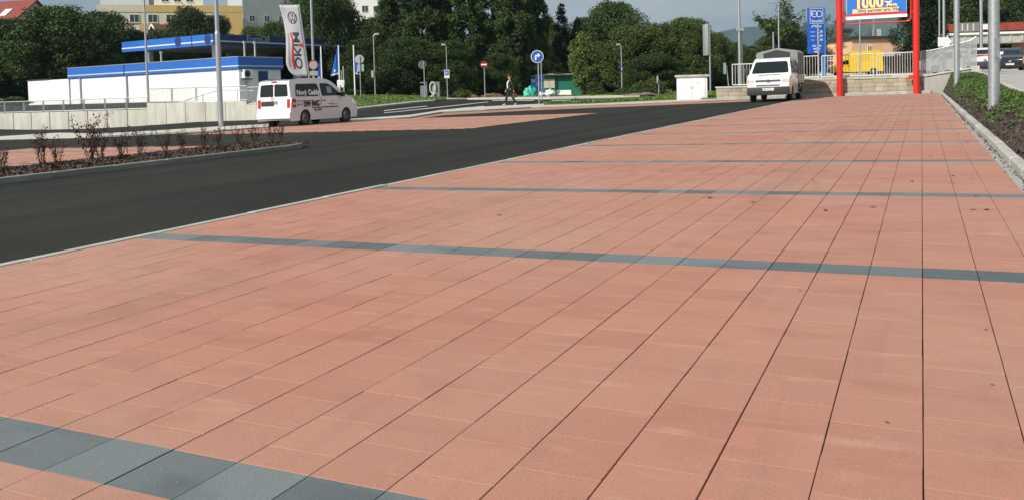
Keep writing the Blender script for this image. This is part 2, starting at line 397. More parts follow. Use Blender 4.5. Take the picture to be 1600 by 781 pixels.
# paving
TW, TL, BAY, V0 = .2282, .22, 2.86, 1.65
def tile_rows(k, v_lo, v_hi):
    out = []; b0 = math.floor((v_lo-V0)/BAY)-1; b1 = math.ceil((v_hi-V0)/BAY)+1
    for b in range(b0, b1):
        e = V0 + b*BAY                                # far edge of the grey band
        rows = [(e-TL, e, 1)]
        if k % 2 == 0: rows += [(e+i*TL, e+(i+1)*TL, 0) for i in range(12)]
        else: rows += [(e, e+TL/2, 0)] + [(e+TL/2+i*TL, e+TL*1.5+i*TL, 0) for i in range(11)] + [(e+11.5*TL, e+12*TL, 0)]
        out += [r for r in rows if r[0] >= v_lo and r[1] <= v_hi]
    return out
BED = .0075; TOP = .016
pave = struct(patch('pavement', [(-5.03,-1.5),(.69,-1.5),(.69,45.2),(-5.03,45.2)], BED, M_SAND, 2.5, .02))
tiles = []
for k in range(-22, 3):
    for a, b, g in tile_rows(k, -1.5, 45.2):
        uc, vc = (k+.5)*TW, (a+b)/2; x, y = uv2xy(uc, vc)
        if y > .8:
            px = 800+F*x/y*1.0; py = 143+.94*F/y-.0423*(px-800)
            vis = -60 < px < 1640 and py < 840
        else: vis = False
        tiles.append((y if vis else 1e6+abs(y), uc, vc, b-a, g, k))
tiles.sort()
proto = {}
GAP = [random.choice((.0015, .0017, .0019, .0024)) for _ in range(80)]
def tile_mesh(l, g, k=0):
    key = (round(l, 3), g, GAP[k+30])
    if key not in proto:
        w, h = TW/2-GAP[k+30], l/2-.0009
        mb = MB().cbox(-w, w, -h, h, 0, TOP-BED, .0009)
        me = bpy.data.meshes.new('paving_stone'); me.from_pydata(mb.v, [], mb.f); me.materials.append(M_GREY if g else M_RED); proto[key] = me
    return proto[key]
rest = {0: MB(), 1: MB()}
sl = (plane(1, 0), plane(0, 1))
for i, (d, uc, vc, l, g, kc) in enumerate(tiles):
    du, dv, dz = random.gauss(0, .00025), random.gauss(0, .0003), random.gauss(0, .0004)
    if i < 300:
        o = link('paving_stone', tile_mesh(l, g, kc), pave); o.location = (uc+du, vc+dv, plane(uc, vc)+BED+dz)
        o.rotation_euler = (sl[1]+random.gauss(0, .0014), -sl[0]+random.gauss(0, .0014), random.gauss(0, .0009))
    else:
        m = rest[g]; w, h = TW/2-GAP[kc+30], l/2-.0009; o0 = len(m.v)
        m.cbox(uc-w+du, uc+w+du, vc-h, vc+h, 0, TOP-BED, .0009)
        tu, tv = random.gauss(0, .0014), random.gauss(0, .0014)
        for q in range(o0, len(m.v)):
            x, y, z = m.v[q]; m.v[q] = (x, y, z+plane(x, y)+BED+dz+tu*(x-uc)+tv*(y-vc))
tag(rest[0].build('red_paving', M_RED, pave, fix=False), kind='stuff'); tag(rest[1].build('grey_paving', M_GREY, pave, fix=False), kind='stuff')
def paved_block(u0, u1, v0, v1, edge):
    p = struct(patch('pavement', [(u0,v0),(u1,v0),(u1,v1),(u0,v1)], .004, M_SAND, 2.5, .02)); ms = {0: MB(), 1: MB()}
    for k in range(int(u0/TW), int(u1/TW)):
        for a, b, g in tile_rows(k, v0, v1):
            m = ms[g]; o0 = len(m.v); uc, vc, dz = (k+.5)*TW, (a+b)/2, random.gauss(0, .0008)
            m.cbox(uc-TW/2+.0017, uc+TW/2-.0017, a+.001, b-.001, 0, .01, .003)
            for q in range(o0, len(m.v)): x, y, z = m.v[q]; m.v[q] = (x, y, z+plane(x, y)+.004+dz)
    for g in (0, 1):
        if ms[g].v: tag(ms[g].build('red_paving' if g == 0 else 'grey_paving', M_GREY if g else M_RED, p, fix=False), kind='stuff')
paved_block(-21.2, -10.95, 19.95, 29.9, 0)
paved_block(-20.5, -13.2, 2, 14.3, 0)
# pale edging between paving and asphalt, and the right kerb, stone by stone
ed = struct(patch('edging_base', [(-5.12,-1.5),(-5.03,-1.5),(-5.03,45.2),(-5.12,45.2)], .003, M_SAND, 5, .02))
def row_stones(name, u0, u1, v0, v1, dz, h, m, parent, ln=1.0, c=.008, gap=.006, zf=None):
    n = int(round((v1-v0)/ln)); me = None
    for i in range(n):
        vc = v0+(i+.5)*ln
        if me is None:
            mb = MB().cbox(u0-(u0+u1)/2, (u1-u0)/2, -ln/2+gap/2, ln/2-gap/2, 0, h, c)
            me = bpy.data.meshes.new(name); me.from_pydata(mb.v, [], mb.f); me.materials.append(m)
        o = link(name, me, parent); o.location = ((u0+u1)/2+random.gauss(0, .003), vc, (zf or plane)((u0+u1)/2, vc)+dz+random.gauss(0, .0015))
        o.rotation_euler = (sl[1], -sl[0], random.gauss(0, .002))
row_stones('edging_stone', -5.115, -5.035, -1.5, 45.0, .004, .016, M_KERB, ed, 1.0, .004)
gt = struct(patch('gutter', [(.69,-1.5),(.765,-1.5),(.765,45.2),(.69,45.2)], .006, M_SLAB, 5, .02))
kb = struct(patch('kerb', [(.765,-1.5),(.875,-1.5),(.875,45.2),(.765,45.2)], .002, M_SAND, 5, .02))
row_stones('kerb_stone', .765, .87, -1.5, 45.2, -.02, .13, M_KERB, kb, 1.0, .022, .01)
# kerb along the foot of the far wall
kf = struct(patch('kerb', [(-9.9,45.2),(.8,45.2),(.8,45.42),(-9.9,45.42)], .004, M_SAND, 5, .02))
for i in range(10):
    u = -9.6+i*1.0
    o = MB().cbox(-.495, .495, -.1, .1, -.02, .15, .015).build('kerb_stone', M_KERB, kf, fix=False); o.location = (u+.5, 45.31, plane(u+.5, 45.31)); o.rotation_euler = (0, -sl[0], 0)

# planting bed on the left: kerb ring, bark mulch
def bed_outline(o, n=7):
    u0, u1, vend, r = -13.05+o, -10.98-o, 14.05-o, 1.0-o
    pts = [(u0, 1.0), (u1, 1.0)]
    for i in range(n+1): t = math.pi/2*i/n; pts.append((u1-r+r*math.cos(t), vend-r+r*math.sin(t)))
    for i in range(n+1): t = math.pi/2*(1+i/n); pts.append((u0+r+r*math.cos(t), vend-r+r*math.sin(t)))
    return pts
kl = struct(patch('kerb', bed_outline(0), .002, M_SAND, 3, .02))
M_KERB2 = world_mat('kerb_concrete_dark', conc((.25, .255, .225), .12))
row_stones('kerb_stone', -11.08, -10.98, 1.05, 13.05, -.02, .105, M_KERB2, kl, 1.0, .012, .008)
row_stones('kerb_stone', -13.05, -12.95, 1.05, 13.05, -.02, .105, M_KERB2, kl, 1.0, .012, .008)
ou, inn = bed_outline(0)[2:], bed_outline(.10)[2:]
for i in range(len(ou)-1):
    q = [inn[i], ou[i], ou[i+1], inn[i+1]]; z = [plane(*p) for p in q]
    m = MB().add([(p[0], p[1], plane(*p)-.02) for p in q] + [(p[0], p[1], plane(*p)+.085) for p in q], [(4,5,6,7),(0,1,5,4),(1,2,6,5),(2,3,7,6),(3,0,4,7)])
    m.build('kerb_stone', M_KERB2, kl)
def bedz(u, v): return plane(u, v)+.055+.04*math.sin((u+13)/2*math.pi)+.02*mnoise.noise((u*2, v*2, 0))
struct(patch('bed_soil', bed_outline(.12), 0, M_SOIL, .4, .05, zf=bedz))
def chips(name, pts, zf, size, m, lift=.012, up=2.2):
    P = np.array([(a, b, zf(a, b)+lift+random.random()*.015) for a, b in pts]); v, f = leaves(P, size, up=up, jit=.5)
    return tag(link(name, npmesh(name, v, f, m)), kind='stuff')
chips('bark_mulch', [(random.uniform(-12.9, -11.12), random.uniform(5.5, 13.85)) for _ in range(12000)], bedz, .05, M_CHIP)

# sloping bed on the right, its street above
def rbz(u, v):
    k = sm((u-.88)/.40); e = .18+.06*sm((v-8)/8)+.49*sm((v-24)/19)
    return plane(u, v)+.07 + k*e + mnoise.noise((u*1.7, v*1.1, 3))*.04*min(1, (u-.86)/.3)
RB = [(.872,-1.5),(2.22,-1.5),(2.22,45.2),(.872,45.2)]
struct(patch('bed_soil', RB, 0, M_SOIL, .3, .3, zf=rbz))
def streetz(u, v):
    e = .18+.06*sm((v-8)/8)+.49*sm((v-24)/19)
    return plane(u, min(v, 45)) + .11 + e + .0125*max(0, v-46)
struct(patch('street_pavement', [(2.38,-1.5),(4.2,-1.5),(4.2,44),(2.6,45.9),(2.38,45.2)], .03, M_SLAB, 2.0, .3, zf=streetz))
struct(patch('street_road', [(4.2,-1.5),(16,-1.5),(16,140),(-12,140),(-12,52),(1.5,48),(2.7,46.1),(4.2,44.1)], 0.01, M_SLAB, 2.0, .3, zf=lambda u, v: streetz(u, v) if v < 46 else max(streetz(max(u, 0), min(v, 66)), G(u, v)) if u > 0 else G(u, v)+.01))
kr = struct(patch('kerb', [(2.22,-1.5),(2.38,-1.5),(2.38,45),(2.22,45)], .0, M_SAND, 5, .2, zf=streetz))
row_stones('kerb_stone', 2.235, 2.365, -1.5, 44.5, -.08, .14, M_KERB, kr, 1.0, .02, .01, zf=streetz)
cov = [(u, v) for u, v in ((random.uniform(.96, 2.2), random.uniform(5, 45)) for _ in range(42000))
       if mnoise.noise((u*1.5, v*.9, 9)) + (u-1.35)*1.1 + (v-16)*.022 > random.uniform(-.25, .35)]
P = np.array([(a, b, rbz(a, b)+random.random()**2*.12) for a, b in cov]); v, f = leaves(P, .055, up=.9)
tag(link('ground_cover', npmesh('ground_cover', v, f, M_IVY)), kind='stuff')
chips('leaf_litter', [(random.uniform(.90, 2.2), random.uniform(4, 44)) for _ in range(16000)], rbz, .05, M_CHIP, .01)

chips('gutter_litter', [(.77-abs(random.gauss(0, .035)), random.uniform(4.5, 40)) for _ in range(900)], lambda u, v: plane(u, v)+TOP, .028, M_CHIP, .002, 4)

# far kerb, pavement, verge and road markings at the end of the car park
def pp(*a): return [gh(*p) for p in a]
def band(top, bot): return pp(*top) + pp(*bot)[::-1]
struct(patch('kerb_pavement', band([(548,188),(640,181.5),(690,173.5),(730,169.5),(830,164.6),(880,162.6),(960,158.8),(1060,153.5),(1150,149)],
    [(548,191.5),(640,185),(690,176.5),(760,173),(830,169),(1000,162.5),(1100,158.6),(1165,155.8)]), .05, M_CONC, 1.5, .12))
struct(patch('gutter_paving', band([(640,186),(695,177.2),(760,173.8),(830,169.8),(1000,163.3),(1100,159.4),(1168,156.8)],
    [(640,187.5),(695,180.5),(760,177),(830,173),(1000,166.2),(1100,162),(1175,158.8)]), .01, M_RED, 1.5, .05))
struct(patch('kerb_pavement', band([(-40,216),(150,211.5),(250,206),(340,200),(420,196)],[(-40,220),(150,215.5),(250,210.5),(340,206),(420,200.5)]), .05, M_CONC, 1.5, .12))
struct(patch('grass_verge', band([(850,164.8),(900,162.2),(960,158.5),(1060,154),(1110,151),(1150,148)],[(850,166),(920,164),(1000,160.2),(1060,157.8),(1110,156.6),(1150,155)]), .12, M_GRASS, 1.0, .12))
def bankz(u, v): return G(u, v)+.06+.04*mnoise.noise((u*.6, v*.6, 1))
bank = pp((540,172.5),(562,170.5),(620,164.2),(680,158.6),(697,156.4),(730,155.4),(860,154.6),(1000,151.5),(1140,146)) + [at(1140, 95)[:2], at(900, 95)[:2], at(600, 95)[:2], at(500, 90)[:2], at(520, 62)[:2]]
struct(patch('grass_bank', bank, 0, M_GRASS, 2.0, .12, zf=bankz))
struct(patch('kerb', band([(697,155.6),(730,154.6),(860,153.6),(1000,150.6)],[(697,157.2),(730,156.4),(860,155.6),(1000,152.4)]), .10, M_CONC, 2, .12))
struct(patch('kerb', band([(540,171.9),(562,169.8),(620,163.5),(680,158)],[(540,173.4),(562,171.4),(620,165.2),(680,159.2)]), .09, M_KERB, 2, .12))
for q in ([(600,173.2),(667,166.1),(668,166.8),(600,174.2)], [(600,176.6),(762,159.7),(763,160.3),(600,177.4)], [(683,173.2),(756,166.2),(757,167.0),(683,174.3)],
          [(769,157.2),(834,157.0),(834,157.8),(769,158)], [(862,157.1),(892,156.7),(892,157.6),(862,158)]):
    struct(patch('road_marking', pp(*q), .012, M_LINE, 1.0, .01))
# short grass blades standing on the verge and bank
bl = []
for poly_pts, n, zf, hgt in ((bank[:9], 26000, bankz, .16),):
    for _ in range(n):
        px = random.uniform(545, 1140); D = random.uniform(50, 78); a = at(px, D)
        y0 = np.interp(px, [540,562,620,680,697,730,860,1000,1140], [172.5,170.5,164.2,158.6,156.4,155.4,154.6,151.5,146])
        q = gh(px, y0-.6)
        if uv2xy(*q)[1] < D: bl.append((a[0], a[1], bankz(a[0], a[1])+.01+.06*random.random()))
for _ in range(9000):
    px = random.uniform(850, 1150); t = random.random()
    y = np.interp(px, [850,900,960,1060,1150], [164.8,162.2,158.5,154,148])*(1-t) + np.interp(px, [850,920,1000,1060,1150], [166,164,160.2,157.8,155])*t
    a = gh(px, y); bl.append((a[0], a[1], G(*a)+.13+.06*random.random()))
v, f = leaves(np.array(bl), .13, up=1.3); tag(link('grass_blades', npmesh('grass_blades', v, f, M_GB)), kind='stuff')
# ------------------------------------------------------------------ walls and railings
def upx(px, v):                                       # u where column px meets the line v = const (ground level)
    k = (px-800)/F; return v*(k*CU-SU)/(CU+k*SU)
def rail_panel(parent, a, b, z0, z1, zb0, zb1, m, n, r=.022, rb=.008):   # a, b = (u, v) ends; z0, z1 bottom heights; zb0, zb1 top heights
    mb = MB(); A0, B0, A1, B1 = (*a, z0), (*b, z1), (*a, zb0), (*b, zb1)
    for p, q in ((A0, A1), (B0, B1), (A1, B1), (A0, B0)): mb.cyl(p, q, r, r, 8)
    f = mb.build('railing_panel', m, parent, smooth=True, fix=False); bb = MB()
    for i in range(1, n):
        t = i/n; L_ = lambda p, q: tuple(p[j]*(1-t)+q[j]*t for j in range(3))
        bb.cyl(L_(A0, B0), L_(A1, B1), rb, rb, 5, cap=False)
    bb.build('bars', m, f, fix=False); return f
WV0, WV1, WT = 45.42, 45.80, 1.285
w = thing('block_wall', 'low wall of rough sandy stone blocks behind the red sign posts', 'wall', (-3.5, WV0, 0))
def wobj(mb, name, m, parent, **k): return mb.build(name, m, parent, **k)
def block_row(parent, u0, u1, z, h, ox):
    u = u0
    while u < u1-.02:
        l = min(random.choice((.38, .5, .62, .62, .8)), u1-u)
        if u1-u-l < .2: l = u1-u
        d = random.uniform(0, .03)
        MB().cbox(u+.004-ox, u+l-.004-ox, -d, .3, z+.004, z+h-.004, .0).build('stone_block', M_BLOCK, parent, bevel=.009); u += l
block_h = .205
for k in range(5):
    z0 = WT-.085-(k+1)*block_h
    block_row(w, -7.0, .02, z0, block_h, -3.5)
MB().box(-3.48, 3.52, .06, .36, -.1, WT-.09).build('wall_core', M_SAND, w)
for i in range(7):
    MB().cbox(-3.52+i*1.006, -3.52+(i+1)*1.006-.008, -.05, .42, WT-.085, WT, .012).build('coping_stone', M_CONC, w, fix=False)
w2 = thing('block_wall', 'short lower end of the block wall with railing, left of the white pickup', 'wall', (-8.4, WV0, 0))
for k in range(4): block_row(w2, -9.75, -7.02, 1.0-.08-(k+1)*block_h, block_h, -8.4)
MB().box(-1.33, 1.36, .06, .34, -.1, .91).build('wall_core', M_SAND, w2)
for i in range(3): MB().cbox(-1.4+i*.92, -1.4+(i+1)*.92-.008, -.05, .42, .92, 1.0, .012).build('coping_stone', M_CONC, w2, fix=False)
w3 = thing('concrete_wall', 'bare concrete end of the wall rising towards the street with a pale end pillar', 'wall', (1.1, WV0, 0))
MB().prism([(-1.06,0),(1.0,0),(1.0,1.52),(-1.06,1.21)], .02, .36).build('wall_panel', M_SLAB, w3)
MB().prism([(-1.06,1.213),(1.0,1.523),(1.0,1.60),(-1.06,1.288)], -.04, .42).build('coping', M_CONC, w3)
MB().cbox(1.003, 1.33, -.06, .44, 0, 1.66, .02).build('pillar', M_CONC, w3, fix=False)
M_RAIL = mat('railing_paint', (.60, .60, .58), .5, .08, 5)
rl = thing('railing', 'white painted bar railing along the top of the block wall behind the sign', 'railing', (0,0,0))
for a, b in ((1215, 1280), (1285.5, 1366), (1371.5, 1440)):
    ua, ub = upx(a, 45.62), upx(b, 45.62)
    f = rail_panel(rl, (ua, 45.62), (ub, 45.62), WT+.07, WT+.07, 2.40, 2.42, M_RAIL, 17 if b > 1300 else 15, .026, .011)
    for q in (ua, ub): MB().cyl((q, 45.62, WT-.01), (q, 45.62, WT+.08), .024, n=8).build('foot', M_RAIL, f)
rl2 = thing('railing', 'short white bar railing on the low wall end left of the pickup', 'railing', (0,0,0))
rail_panel(rl2, (upx(1146, 45.62), 45.62), (upx(1200, 45.62), 45.62), 1.07, 1.07, 2.14, 2.14, M_RAIL, 12, .026, .012)
M_MESH = mat('perforated_sheet', (.36, .38, .39), .5, .08, 3, metal=.3, alpha=.62)
rl3 = thing('railing', 'grey perforated sheet railing climbing the concrete wall end', 'railing', (0,0,0))
pxs = [1441, 1456, 1473, 1492, 1505, 1517.5, 1526.5]; tops = [2.44, 2.47, 2.56, 2.70, 2.78, 2.86, 3.03]; vv = 45.62
for i, (p, t) in enumerate(zip(pxs, tops)):
    u = upx(p, vv); zb = 1.29+max(0, (u-.04))*.15
    MB().box(u-.025, u+.025, vv-.025, vv+.025, zb-.02, t).build('post', M_GALV, rl3)
    if i < 6:
        u2 = upx(pxs[i+1], vv); z2 = 1.29+max(0, u2-.04)*.15
        MB().prism([(u+.03, zb+.06), (u2-.03, z2+.06), (u2-.03, tops[i+1]-.03), (u+.03, t-.03)], vv-.004, vv+.004).build('sheet_panel', M_MESH, rl3)
        MB().cyl((u, vv, t), (u2, vv, tops[i+1]), .022, n=8).build('top_rail', M_GALV, rl3)

# left retaining wall, its lawn and railings
A, B, C = at(-60, 54.5)[:2], at(231, 49)[:2], at(411, 45)[:2]
def dd(p): return uv2xy(*p)[1]
def lerp2(a, b, t): return (a[0]*(1-t)+b[0]*t, a[1]*(1-t)+b[1]*t)
DA, DB, DC = dd(A), dd(B), dd(C)
zA = zat(-60, 179.5, DA); zB = zat(228, 171.5, DB); zB2 = zat(232, 161.5, DB); zC2 = zat(385, 158.5, DC-2); zC3 = zat(400, 164, DC)
rw = thing('retaining_wall', 'long pale concrete retaining wall below the white kiosk', 'wall', (B[0], B[1], 0))
def seg_wall(p, q, z0, z1, n, th=.28):
    dx, dy = q[0]-p[0], q[1]-p[1]; l = math.hypot(dx, dy); nx, ny = -dy/l*th, dx/l*th
    for i in range(n):
        a = lerp2(p, q, i/n+(.004 if i else 0)); b = lerp2(p, q, (i+1)/n); za = z0+(z1-z0)*i/n; zb = z0+(z1-z0)*(i+1)/n
        vs_ = [(a[0]-B[0], a[1]-B[1], -1.8), (b[0]-B[0], b[1]-B[1], -1.8), (b[0]+nx-B[0], b[1]+ny-B[1], -1.8), (a[0]+nx-B[0], a[1]+ny-B[1], -1.8)]
        vs_ += [(x, y, (za, zb, zb, za)[j]) for j, (x, y, _) in enumerate(vs_)]
        MB().add(vs_, [(0,3,2,1),(4,5,6,7),(0,1,5,4),(1,2,6,5),(2,3,7,6),(3,0,4,7)]).build('concrete_panel', M_CONC, rw, bevel=.012)
Cm = lerp2(B, C, .87)
seg_wall(A, B, zA, zB, 10); seg_wall(B, Cm, zB2, zC2, 5); seg_wall(Cm, C, zC3+.02, zC3, 1)
def wallrail(label, p, q, z0, z1, h, n, off, m, nb):
    g = thing('railing', label, 'railing', (0,0,0)); dx, dy = q[0]-p[0], q[1]-p[1]; l = math.hypot(dx, dy); ox, oy = -dy/l*off, dx/l*off
    for i in range(n):
        a = lerp2(p, q, (i+.02)/n); b = lerp2(p, q, (i+.97)/n); za = z0+(z1-z0)*i/n; zb = z0+(z1-z0)*(i+1)/n
        rail_panel(g, (a[0]+ox, a[1]+oy), (b[0]+ox, b[1]+oy), za+.06, zb+.06, za+h, zb+h, m, nb, .024, .007)
    return g
wallrail('galvanised bar railing on the lower, left stretch of the retaining wall', lerp2(A, B, .03), B, zA+(zB-zA)*.03, zB, .70, 9, .14, M_GALV, 16)
wallrail('galvanised bar railing on the higher stretch of the retaining wall before the white kiosk', B, Cm, zB2, zC2, .80, 4, .14, M_GALV, 18)
g = wallrail('small end panel of railing by the kiosk door, behind the white van', Cm, C, zC3, zC3, .92, 1, .14, M_GALV, 12)
hr = thing('handrail', 'sloping galvanised handrail of the ramp in front of the white kiosk wall', 'handrail', (0,0,0))
q0, q1, q2 = lerp2(B, C, .22), lerp2(B, C, .55), lerp2(B, C, .84); o = .9
MB().tube([(q0[0], q0[1]+o, zB2+.05), (q1[0], q1[1]+o, zB2+.62), (q2[0], q2[1]+o, zC2+.55)], .02).build('rail', M_GALV, hr, smooth=True, fix=False)
for q, h in ((lerp2(B, C, .4), .42), (q1, .62), (lerp2(B, C, .7), .58), (q2, .55)): MB().cyl((q[0], q[1]+o, zB2-.05), (q[0], q[1]+o, zB2+h), .018, n=8).build('post', M_GALV, hr)
zl = lambda u, v: max(.86, zA+.02) if v > 0 else .86
LZ = zB-.03
def lawnz(u, v): return LZ + .12*sm((v-B[1]-2)/10) + .03*mnoise.noise((u*.5, v*.5, 4))
nA = (A[0]-.05, A[1]+.25)
struct(patch('raised_lawn', [nA, (B[0]-.3, B[1]+.1), (B[0]-.2, B[1]+.35), (Cm[0]-.2, Cm[1]+.3), (C[0]-.1, C[1]+.2), at(428, 58)[:2], at(440, 84)[:2], at(0, 90)[:2], at(-150, 70)[:2]], 0, M_GRASS, 2.5, 1.6, zf=lawnz))
ap = lerp2(B, C, .02); struct(patch('kiosk_forecourt', [(B[0]-.1, B[1]+.4), (Cm[0]-.15, Cm[1]+.3), (C[0]-.1, C[1]+.25), at(424, 57)[:2], at(430, 82)[:2], at(330, 82)[:2], at(240, 56)[:2]], zB2-.06-LZ, M_SLAB, 3, .3, zf=lambda u, v: LZ))
KZ = zB2-.05

# ------------------------------------------------------------------ petrol station: kiosk and canopy
def local(px, D, rz): u, v, _ = at(px, D, KZ); return u, v
ku, kv = local(375, 58, 0)
q = wv((-.83, .56, 0)); krz = math.atan2(-q.y, -q.x)    # local +x runs along the long facade towards the corner
ks = thing('petrol_kiosk', 'long white petrol station kiosk with a blue roof fascia behind the retaining wall', 'kiosk', (ku, kv, KZ), krz)
KH = 3.83-KZ; KL = 21.; KW = 3.6
MB().box(-KL, 0, 0, KW, -.6, KH-.82).build('wall', M_WHITE, ks)
fas = MB().box(-KL-.15, .12, -.12, KW+.15, KH-.80, KH).build('fascia', M_BLUE, ks)
MB().box(-KL-.16, .13, -.13, KW+.16, KH-.62, KH-.55).build('fascia_stripe', M_PALE, fas)
MB().box(-KL-.17, .14, -.14, KW+.17, KH, KH+.06).build('roof_edge', M_GALV, ks)
for x in (-13.2,): MB().box(x-.05, x+.05, -.14, -.125, KH-.80, KH).build('fascia_joint', M_KTXT, fas)
for x in (-19.4, -13.0): MB().cyl((x, -.09, -.5), (x, -.09, KH-.8), .06, n=8).build('downpipe', M_GALV, ks)
d = MB().box(0, .05, 1.62, 2.42, -.1, 2.05).build('door', M_NAVY, ks); MB().box(.051, .07, 1.85, 2.2, 1.15, 1.32).build('door_sign', mat('yellow_sign', (.6, .5, .05), .5, 0), d)
MB().cyl((.05, 1.7, .95), (.1, 1.7, .95), .03, n=8).build('handle', M_GALV, d)
ac = MB().box(0.0, .34, .18, .95, 1.55, 2.15).build('air_conditioner', M_WHITE, ks, bevel=.02)
MB().lathe([(.0, .345), (.2, .35), (.24, .342)], 16, 'x', (0, .45, 1.85)).build('fan_grille', M_BLK, ac, fix=False)
MB().box(0, .3, .2, .93, 1.47, 1.52).build('bracket', M_BLK, ks); MB().box(.0, .06, .45, .62, 1.0, 1.3).build('meter_box', M_SIGNB, ks); MB().box(.0, .05, 1.1, 1.32, .55, 1.0).build('notice', M_WTXT, ks)
MB().box(.0, .08, 2.62, 2.75, .5, .75).build('switch_box', M_SIGNB, ks)
for x in (1.1, 2.0): MB().cyl((-.7, x, KH), (-.7, x, KH+1.0), .07, n=8).cyl((-.7, x, KH+1.0), (-.7, x, KH+1.15), .12, n=8).build('vent_pipe', M_GALV, ks)
for x in (-10.4, -12.0): MB().cyl((x, 1.2, KH), (x, 1.2, KH+.75), .07, n=8).cyl((x, 1.2, KH+.75), (x, 1.2, KH+.9), .12, n=8).build('vent_pipe', M_GALV, ks)
an = thing('garden_wall', 'lower bare white wall joining the left end of the kiosk', 'wall', (ku, kv, KZ), krz)
MB().box(-KL-6.6, -KL-.17, -.05, .25, -.9, 2.15).build('wall', M_WHITE, an); MB().box(-KL-6.7, -KL-3.2, -.1, .3, 2.155, 2.24).build('coping', M_BARK, an)
# canopy
cu_, cv_, _ = at(333, 68, 5.4); CB, CT = 5.35, 6.22
cn = thing('petrol_canopy', 'large flat blue canopy with pale stripe over the petrol pumps behind the kiosk', 'canopy', (cu_, cv_, 0), krz)
CL, CW_ = 12.5, 16.
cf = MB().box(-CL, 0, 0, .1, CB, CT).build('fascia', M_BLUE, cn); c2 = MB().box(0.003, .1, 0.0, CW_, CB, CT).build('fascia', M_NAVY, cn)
MB().box(-CL, .0, .1, CW_, CB+.12, CT-.1).build('ceiling', M_WHITE, cn)
MB().box(-CL-.01, .0, -.012, .0, CB+.26, CB+.36).build('fascia_stripe', M_PALE, cf); MB().box(.1, .112, .0, CW_, CB+.26, CB+.36).build('fascia_stripe', M_PALE, c2)
for x in (-4.2, -.35): MB().lathe([(0, 0), (.42, 0), (.42, .006), (0, .006)], 20, 'y', (x-.3, -.018, CB+.48)).build('round_emblem', M_NAVY, cf)
MB().box(-2.75, -2.65, -.013, 0, CB, CT).build('fascia_joint', M_KTXT, cf)
text('lettering', 'EuroOil', .78, mat('pale_lettering', (.35, .45, .38), .5, 0), c2, frame_m((.102, 3.2, CB+.36), (0, 1, 0), (0, 0, 1)), .01, sx=.95)
for x, y in ((-1.6, 1.5), (-10.9, 1.5), (-1.6, 10), (-10.9, 10)): MB().box(x-.25, x+.25, y-.25, y+.25, .3, CB+.1).build('column', M_WHITE, cn)

# ------------------------------------------------------------------ buildings
M_CREAM = mat('cream_plaster', (.66, .60, .46), .9, .06, .6); M_OCHRE = mat('ochre_plaster', (.62, .42, .16), .9, .06, .6)
M_GREYP = mat('grey_panel_plaster', (.45, .47, .48), .9, .06, .5); M_WALLW = mat('white_render', (.78, .78, .76), .9, .04, .5)
M_TILE = mat('red_roof_tile', (.22, .045, .03), .8, .25, 5, .4, 12); M_PEACH = mat('peach_plaster', (.62, .40, .24), .9, .08, 1)
M_FRAME = mat('window_frame', (.7, .7, .68), .5, 0); M_BRICK = mat('chimney_brick', (.45, .22, .12), .9, .2, 8)
M_PANE = mat('window_glass', (.03, .04, .05), .08, 0, spec=.7)
def window(parent, x, z, w, h, y=0., pane=None):        # window on the local -y face
    f = MB()
    f.box(x, x+w, y-.05, y+.02, z, z+.08).box(x, x+w, y-.05, y+.02, z+h-.08, z+h).box(x, x+.08, y-.05, y+.02, z+.08, z+h-.08).box(x+w-.08, x+w, y-.05, y+.02, z+.08, z+h-.08).box(x+w/2-.04, x+w/2+.04, y-.045, y+.02, z+.08, z+h-.08)
    o = f.build('window', M_FRAME, parent, fix=False); MB().box(x+.08, x+w-.08, y-.02, y-.005, z+.08, z+h-.08).build('pane', pane or M_PANE, o, fix=False)
    MB().box(x-.05, x+w+.05, y-.12, y-.003, z-.08, z-.003).build('sill', M_FRAME, o, fix=False); return o
HB = math.atan2(SU, CU)
def bld(name, label, cat, px, D, py, rz=0.):
    u, v, _ = at(px, D, 3); return thing(name, label, cat, (u, v, 0), HB+rz), zat(px, py, D)
# cream and ochre apartment house
b, top = bld('apartment_house', 'cream apartment house with ochre bands among the trees up the hill', 'house', 383, 190, 9.5, R(19))
Wd = 29.; MB().box(-Wd, 0, 0, 14, 0, top-1.5).build('wall', M_CREAM, b)
MB().box(-Wd, -19.5, -.1, 14, top-1.497, top).build('parapet', M_CREAM, b); MB().box(-19.49, .1, -.1, 14, top-1.497, top).build('parapet', M_OCHRE, b)
MB().box(-21, .05, -.06, -.003, top-5.2, top-3.9).build('plaster_band', M_OCHRE, b); MB().box(-4.4, .06, -.07, -.003, top-10, top-1.5).build('corner_panel', M_OCHRE, b); MB().box(-21, -4.41, -.06, -.003, top-8.4, top-7.1).build('plaster_band', M_OCHRE, b)
for r in range(3):
    for x in (-26.2, -22.8, -19.2, -15.6, -12., -8.4): window(b, x, top-3.75-3.2*r, 1.9, 1.75, -.065)
MB().box(-18, -8, 2, 12, top, top+7).build('penthouse', M_WALLW, b)
for x in (-16.5, -14, -11.5): window(b, x, top+.9, 1.5, 1.5, 2.)
# grey panel block, its shaded side
b, top = bld('apartment_block', 'tall grey panel apartment block in shade rising behind the ochre house', 'block', 384, 205, -45, R(34))
MB().box(0, 46, 0, 12, 0, top).build('wall', M_GREYP, b)
for r in range(6):
    for k in range(12): window(b, 1.5+k*3.6, top-4-r*3.3-8, 1.4, 1.6, 0)
b, top = bld('apartment_block', 'distant grey apartment block behind the trees left of the ochre house', 'block', 228, 240, -30, R(-4))
MB().box(-12, 2, 0, 12, 0, top).build('wall', M_GREYP, b)
for r in range(4):
    for k in range(4): window(b, -11+k*3.3, top-9.6-r*3.2, 1.5, 1.5)
